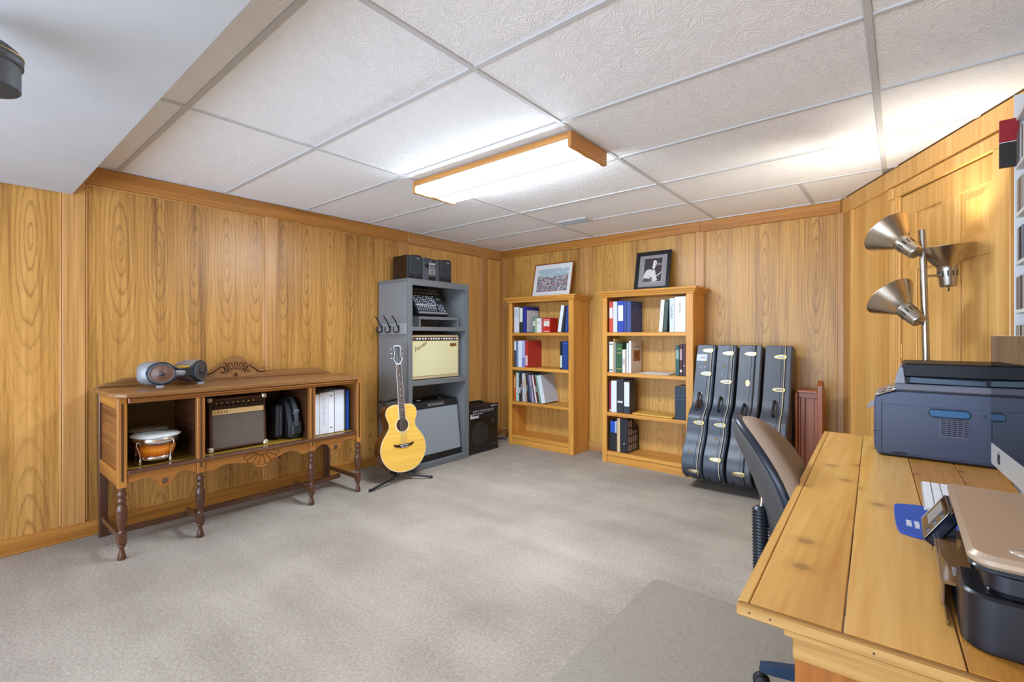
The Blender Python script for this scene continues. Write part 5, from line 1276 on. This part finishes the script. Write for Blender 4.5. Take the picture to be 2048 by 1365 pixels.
B().box(PX0 + .024, PX0 + .0255, PY0 - .0018, PY0, pz + .010, pz + .225, .0003).build('seam', M_prnd, lpz)
hd_ = [(x, z) for x, z in rrect(3.882, 3.996, DZ + .176, DZ + .202, .011, 4)]
b = B(); b.prism([(z, x) for x, z in rrect(3.879, 3.999, DZ + .172, DZ + .206, .015, 4)], PY0 - .0045, PY0, axis=1); b.build('handle_recess', M_prnd, sd_)
b = B(); b.prism([(z, x) for x, z in hd_], PY0 - .008, PY0 - .003, axis=1, b=.002); b.build('handle', M_handle, sd_)
vb = B().box(3.912, 3.994, PY0 - .004, PY0, DZ + .100, DZ + .176, .001).build('vent_plate', plain('vent plate', '666a7c', .5), sd_)
b = B()
for i in range(9):
    for j in range(5): b.box(3.915 + j * .0158, 3.9285 + j * .0158, PY0 - .0048, PY0 - .0035, DZ + .106 + i * .0074, DZ + .1105 + i * .0074, .0002)
b.build('vent_slots', plain('vent dark', '1d2333', .6), vb)
b = B()
for i in range(7):
    for j in range(2): b.box(3.770 + i * .0068, 3.775 + i * .0068, PY0 - .0038, PY0 - .002, DZ + .014 + j * .006, DZ + .0175 + j * .006, .0002)
b.build('lower_vent', M_prnd, sd_)
b = B()
for i in range(2):
    for j in range(2): b.box(4.030 + i * .006, 4.0335 + i * .006, PY0 - .0038, PY0 - .002, DZ + .186 + j * .006, DZ + .1885 + j * .006, .0002)
b.build('pin_holes', M_prnd, sd_)
B().box(PX0 - .002, PX0 + .024, PY0 - .001, PY0 + .02, DZ + .098, DZ + .0995, .0003).build('front_seam', M_prnd, lpz)
# scanner bed and document feeder
b = B(); b.prism([(z, x) for x, z in [(PX0 + .068, DZ + .270), (PX1 + .005, DZ + .270), (PX1 + .005, DZ + .296), (PX0 + .070, DZ + .296)]], PY0 - .002, PY1, axis=1, b=.004); b.build('scanner_bed', plain('scanner bed', '6b6e79', .5), lpz)
B().box(PX0 + .07, PX1, PY0 + .002, PY1 - .004, DZ + .262, DZ + .271, .001).build('bed_gap', M_prnd, lpz)
b = B(); b.prism([(z, x) for x, z in [(PX0 + .066, DZ + .296), (PX0 + .10, DZ + .296), (PX0 + .095, DZ + .36), (PX0 + .084, DZ + .36)]], PY0 + .004, PY1, axis=1, b=.003); b.build('lid_hinge_cover', M_prnl, lpz)
B().box(PX0 + .092, PX1 + .005, PY0 + .012, PY1, DZ + .296, DZ + .325, .003).build('feeder_base', M_prnd, lpz)
b = B(); b.prism([(z, x) for x, z in [(PX0 + .112, DZ + .300), (PX1 - .050, DZ + .298), (PX1 - .050, DZ + .318), (PX0 + .114, DZ + .324)]], PY0 + .004, PY0 + .02, axis=1, b=.002); b.build('feeder_tray', plain('tray blue grey', '2d4558', .35), lpz)
b = B(); b.prism([(z, x) for x, z in rrect(PX0 + .090, PX1 + .012, DZ + .323, DZ + .378, .012, 3)], PY0 + .002, PY1 - .01, axis=1, b=.006); b.build('feeder_lid', M_prnd, lpz)
# control panel, sloping, on the front
PMx = frame((PX0 + .003, PY0 + .004, DZ + .240), (.92, 0, .40), (0, 1, 0))
b = B(); b.M = PMx; b.box(0, .082, 0, .34, 0, .004, .001); cp_ = b.build('control_panel', plain('panel tan', '9a8474', .4), lpz)
for i in range(4):
    for j in range(5):
        b = B(); b.M = PMx @ T(.012 + i * .019, .02 + j * .03, .004) @ Matrix.Diagonal((1, 1.5, 1, 1)); b.lathe([(.006, 0), (.005, .003), (0, .0035)], 8); b.build('button', M_dkgrey if (i + j) % 3 else M_paper, cp_)
b = B(); b.M = T(PX0, PY0 + .05, DZ + .198) @ rot(-30, 'Y'); b.box(-.028, .004, 0, .20, -.003, .004, .001); b.build('tray_flap', M_prnl, lpz)
for x in (PX0 + .04, PX1 - .03):
    for y in (PY0 + .03, PY1 - .03): B().box(x - .012, x + .012, y - .012, y + .012, DZ + .0002, pz + .001, .001).build('foot', M_rubber, lpz)

# ================================================================ ALL-IN-ONE COMPUTER
ia = R(3.8)
im = thing('desktop_computer', 'silver all-in-one computer with a glossy black screen at the right edge of the desk', 'computer', (4.075, -2.56, DZ))
IX, IY = 4.012, -2.322
AXd = Vector((math.sin(ia), -math.cos(ia), 0)); AXz = Vector((0, 0, 1))   # along the screen towards the camera
IM = Matrix((AXd, AXz, AXd.cross(AXz))).transposed().to_4x4(); IM.translation = Vector((IX, IY, .826))
ISG = 1 if IM.to_3x3().col[2].x < 0 else -1              # +1: local +z faces the room
M_alu = plain('aluminium', 'c9c9c7', .35, .35)
def ib(b, n_, m, par=None): return b.build(n_, m, par or im)
def i_(b): b.M = IM; return b
bodyz = (-.030 * ISG, -.001 * ISG)
b = i_(B()); b.prism(rrect(0, .50, 0, .392, .010, 4), *bodyz, b=.004); ib(b, 'housing', M_alu)
b = i_(B()); b.prism(rrect(.0, .50, .0, .064, .010, 4), *(-.001 * ISG, .0008 * ISG), b=.0003); chn = ib(b, 'chin', M_alu)
b = i_(B()); b.box(.001, .499, .064, .391, -.001 * ISG, .0012 * ISG, .0004); k_ = NT('glossy screen'); gl = ib(b, 'screen_glass', k_.fin('06070a', .02, 0, .9))
# logo: bitten apple outline with leaf
ap_pts = smooth_poly([(0, .012), (.006, .0145), (.012, .012), (.0135, .006), (.0105, .002), (.0105, -.003), (.014, -.006), (.010, -.014), (.005, -.016), (0, -.0145), (-.005, -.016), (-.011, -.012), (-.0145, -.002), (-.013, .008), (-.007, .0145)], 3)
b = i_(B()); b.M = IM @ T(.094, .032, 0); b.prism(ap_pts, .0008 * ISG, .0014 * ISG); b.prism(smooth_poly([(.0, .016), (.002, .021), (.006, .023), (.005, .018)], 2), .0008 * ISG, .0014 * ISG); ib(b, 'logo', M_black, chn)
b = i_(B()); b.prism([(.17, -.09), (.33, -.09), (.33, .22), (.17, .22)], -.034 * ISG, -.030 * ISG); ib(b, 'stand_neck', M_alu)
b = B(); b.M = Matrix.Translation((4.052, -2.575, DZ + .0005)) @ Matrix.Rotation(ia, 4, 'Z'); b.prism(rrect(-.085, .075, -.09, .09, .02, 3), 0, .006, b=.001); ib(b, 'stand_foot', M_alu)

# ---- keyboard, mouse pad
kb = thing('keyboard', 'white slim keyboard half hidden by the inkjet printer', 'keyboard', (3.90, -2.47, DZ), 0)
B().box(3.847, 3.962, -2.645, -2.335, DZ + .0005, DZ + .010, .003).build('base', M_alu, kb)
for i in range(5):
    for j in range(13): B().box(3.851 + i * .0218, 3.870 + i * .0218, -2.640 + j * .0235, -2.6195 + j * .0235, DZ + .010, DZ + .0125, .001).build('key', M_paper, kb)
mp_ = thing('mouse_pad', 'blue mouse pad with white lettering in front of the inkjet printer', 'mouse pad', (3.83, -2.75, DZ), 0)
pad = smooth_poly([(3.786, -2.632), (3.783, -2.64), (3.783, -2.70), (3.787, -2.80), (3.793, -2.858), (3.802, -2.874), (3.83, -2.884), (3.87, -2.886), (3.90, -2.88), (3.93, -2.86), (3.935, -2.70), (3.925, -2.63), (3.87, -2.605), (3.82, -2.612), (3.79, -2.628)], 2)
B().prism(pad, DZ + .0004, DZ + .0052, b=.001).build('pad', plain('pad blue', '2a52b0', .7, noise=.06, nscale=300), mp_)
for s_, x in (('BABBLE', 3.808), ('SHIPPING', 3.824)): text_b(s_, .0150 if x < 3.81 else .0135, frame((x, -2.768, DZ + .0054), (.03, -1, 0), (1, .03, 0)), bold=.0003, shear=.15).build('lettering', M_paper, mp_)

# ================================================================ INKJET ALL-IN-ONE in the foreground
M_hpb = plain('inkjet navy black', '15171f', .33, noise=.1, nscale=500)
M_hplid = plain('inkjet bronze lid', 'b39c84', .38, .2)
M_gloss = plain('piano black', '08090c', .06)
hp = thing('inkjet_printer', 'bronze-lidded black inkjet all-in-one printer at the right front of the desk', 'printer', (4.05, -3.13, DZ))
HM = Matrix.Identity(4)
hx0, hx1, hy0, hy1 = 3.878, 4.30, -3.362, -2.905
def ins_(d, r, e=None):
    e = d if e is None else e
    return [(hx0 + d, hy1 - e)] + arc(hx0 + d + r, hy0 + e + r, r, 180, 270, 14) + [(hx1, hy0 + e), (hx1, hy1 - e)]
B().prism([(hx0 - .006, hy1), (hx0 - .005, -3.247), (3.904, -3.247), (3.904, hy1)], DZ + .0005, DZ + .045, b=.002).build('front_ledge', M_hpb, hp)
B().prism([(3.904, hy1), (3.904, -3.247), (hx0 - .005, -3.247)] + arc(hx0 + .035, hy0 + .040, .040, 180, 270, 14) + [(hx1, hy0), (hx1, hy1)], DZ + .0005, DZ + .088, b=.004, smooth=True).build('body', M_hpb, hp)
B().prism(ins_(.022, .03, .012), DZ + .088, DZ + .094, b=.001).build('gloss_band', M_gloss, hp)
B().prism(ins_(.020, .03, .010), DZ + .094, DZ + .124, b=.003, smooth=True).build('scanner_body', M_hpb, hp)
B().prism(ins_(.004, .032), DZ + .124, DZ + .130, b=.002, smooth=True).build('lid_edge', plain('lid rim', '2a3038', .2), hp)
lid = B().prism(ins_(.002, .032), DZ + .130, DZ + .151, b=.007, smooth=True).build('lid', M_hplid, hp)
b = B(); b.M = T(3.952, -3.315, DZ + .151) @ Matrix.Diagonal((1.5, 1, 1, 1)); b.lathe([(.0155, 0), (.0155, .0012), (.014, .0016), (0, .0016)], 24); lg_ = b.build('logo_disc', plain('logo silver', 'd8d6d0', .2, .6), lid)
text_b('hp', .016, frame((3.943, -3.319, DZ + .1528), (1, 0, 0), (0, 1, 0)), shear=.3).build('logo_letters', M_midgrey, lg_)
# smoked output tray along the front
k_ = NT('smoked plastic'); k_.b.inputs['Transmission Weight'].default_value = 0
M_smoke = k_.fin('86603a', .07, 0, .8)
try_ = B(); try_.prism([(3.856, -3.242), (3.902, -3.242), (3.902, -2.99), (3.858, -2.985)], DZ + .046, DZ + .052, b=.002)
try_.box(3.853, 3.859, -3.242, -2.985, DZ + .006, DZ + .051, .002); tr_ = try_.build('output_tray', M_smoke, hp)
B().box(hx0 - .021, hx0 - .017, -3.30, -2.95, DZ + .0008, DZ + .010, .001).build('tray_rail', M_smoke, hp)
text_b('officejet', .013, frame((3.872, -3.165, DZ + .0522), (0, -1, 0), (1, 0, 0))).build('tray_lettering', M_silver, tr_)
# tilted control panel
CPM = frame((3.836, -2.855, DZ + .040), (0, -1, 0), (.045, 0, .072))
b = B(); b.M = CPM; b.prism(rrect(0, .155, 0, .084, .006, 3), -.022, .0, b=.004); cpn_ = b.build('control_panel', plain('panel navy gloss', '0d1524', .12), hp)
b = B(); b.M = CPM; b.prism(rrect(.002, .153, .002, .082, .006, 3), .0, .0012); b.build('panel_face', M_gloss, cpn_)
ring_ = rrect(.0025, .1525, .0025, .0815, .006, 3)
b = B(); b.M = CPM; b.tube([(x, y, .001) for x, y in ring_], .0009, 5, closed=True); b.build('panel_trim', M_nickel, cpn_)
b = B(); b.M = CPM; b.box(.025, .095, .022, .068, .0012, .0022, .0004); b.build('display', plain('lcd grey', '8d8a88', .3), cpn_)
for i in range(6):
    b = B(); b.M = CPM @ T(.112 + (i % 2) * .020, .018 + (i // 2) * .022, .0012); b.lathe([(.0048, 0), (.0042, .0015), (.003, .0008), (0, .001)], 12); b.build('button', M_midgrey if i % 2 else M_dkgrey, cpn_)
B().loft([[(hx0 + .012, y, DZ + .085), (hx0 + .012, y, DZ + .040), (3.862, y, DZ + .046), (3.870, y, DZ + .075)] for y in (-2.985, -2.88)], False).build('panel_bracket', M_hpb, hp)

# ================================================================ WHITE DISC RACK at the right wall
M_rack = plain('rack white', 'e4e2de', .5)
rk = thing('disc_rack', 'white narrow disc rack standing against the right wall behind the computer', 'rack', (4.235, -1.98, 0))
RY0, RY1 = -2.30, -1.692
B(2).box(4.139, 4.318, RY1 - .010, RY1, 0, 2.16, .001).build('side_panel', M_rack, rk)
B(2).box(4.139, 4.318, RY0, RY0 + .010, 0, 2.16, .001).build('side_panel', M_rack, rk)
B(2).box(4.312, 4.320, RY0 + .01, RY1 - .01, 0, 2.16, .001).build('back_panel', M_rack, rk)
lev = [2.066 - .187 * i for i in range(11)]
for z in lev: B(1).box(4.142, 4.312, RY0 + .01, RY1 - .01, z - .014, z, .001).build('shelf_board', M_rack, rk)
rnd = random.Random(4)
cdc = ['3a3634', '8d8a88', 'b9b4b0', '5a4a3a', '6a6a72', '2a2424', 'a59a8c', '7a6a5c', 'c8c4c0', '4a3c34']
cdn = ['dark brown', 'grey', 'silver grey', 'brown', 'slate', 'black', 'beige', 'tan', 'pale', 'umber']; NTH = ['first', 'second', 'third', 'fourth', 'fifth', 'sixth', 'seventh', 'eighth', 'ninth', 'tenth', 'eleventh', 'twelfth', 'thirteenth']
cdm = [plain('disc case ' + c_, c_, .35) for c_ in cdc]
proto = {}
for li, z in enumerate(lev[1:6], 1):
    y = RY1 - .014; n_ = 0; ordn = ['topmost', 'second', 'third', 'fourth', 'fifth'][li - 1]
    while y > -1.825:
        wd = rnd.choice([.010, .010, .010, .014]); mi = rnd.randrange(10); key = (wd, mi); hgt = .126 if li != 1 else .135
        nm = 'slim disc case in the %s visible row of the white rack' % ordn; gp = 'disc cases in the %s rack row' % ordn
        if key in proto:
            o = proto[key].copy(); col.objects.link(o)
        else:
            q = B(2); q.box(0, .140, -wd + .0006, 0, 0, .126, .0012); o = q.build('disc_case', cdm[mi], off=(0, 0, 0)); proto[key] = o
        o.location = (4.142 + rnd.uniform(0, .004), y, z + .0003); n_ += 1; y -= wd + .0004
        tag(o, '%s disc case, %s from left, %s visible white rack row' % (cdn[mi], NTH[n_ - 1], ordn), 'disc case', gp)
bx = thing('boxed_set', 'red and black book box jutting out of the top of the white disc rack', 'box', (4.12, -1.705, lev[1]))
B(2).box(4.096, 4.150, -1.722, -1.704, lev[1] + .0005, lev[1] + .096, .001).build('lower_cover', bmat('2b221c', .5), bx)
B(2).box(4.096, 4.150, -1.722, -1.704, lev[1] + .0985, lev[1] + .186, .001).build('upper_cover', bmat('9c1420', .45), bx)
B(2).box(4.0965, 4.1495, -1.7215, -1.7045, lev[1] + .096, lev[1] + .0985, .0003).build('white_band', M_paper, bx)

# ================================================================ BLACK CANISTER by the soffit, top left
ccx, ccy, ccz = 1.962, -4.318, 1.866
cn = thing('hanging_canister', 'round black grained canister with a rimmed lid under the soffit at the left edge', 'canister', (ccx, ccy, ccz))
M_grain = plain('grained black leatherette', '4d525a', .45, noise=.4, nscale=220, bump=.6)
b = B(); b.M = T(ccx, ccy, ccz) @ Matrix.Scale(.84, 4); b.lathe([(.086, .0), (.090, .004), (.090, .004), (.090, .082)], 36); b.build('body', M_grain, cn)
b = B(); b.M = T(ccx, ccy, ccz) @ Matrix.Scale(.84, 4); b.lathe([(.092, .078), (.096, .080), (.096, .108), (.094, .110), (.088, .122), (.070, .138), (.05, .144)], 36); b.build('lid', M_grain, cn)
b = B(); b.M = T(ccx, ccy, ccz) @ Matrix.Scale(.84, 4); b.lathe([(.0962, .1065), (.0975, .1075), (.0975, .1095), (.0955, .1105)], 36, caps=False); b.build('rim_line', M_brass, cn)
b = B(); b.M = T(ccx, ccy, ccz) @ Matrix.Scale(.84, 4); b.lathe([(.084, -.0008), (.086, .0005)], 36); b.build('bottom', plain('bottom felt', '2a2622', .8), cn)
b = B(); b.M = T(ccx, ccy, ccz) @ Matrix.Scale(.84, 4); b.lathe([(.03, .143), (.03, .150), (.009, .152), (.009, .224)], 14); b.build('mount', M_black, cn)
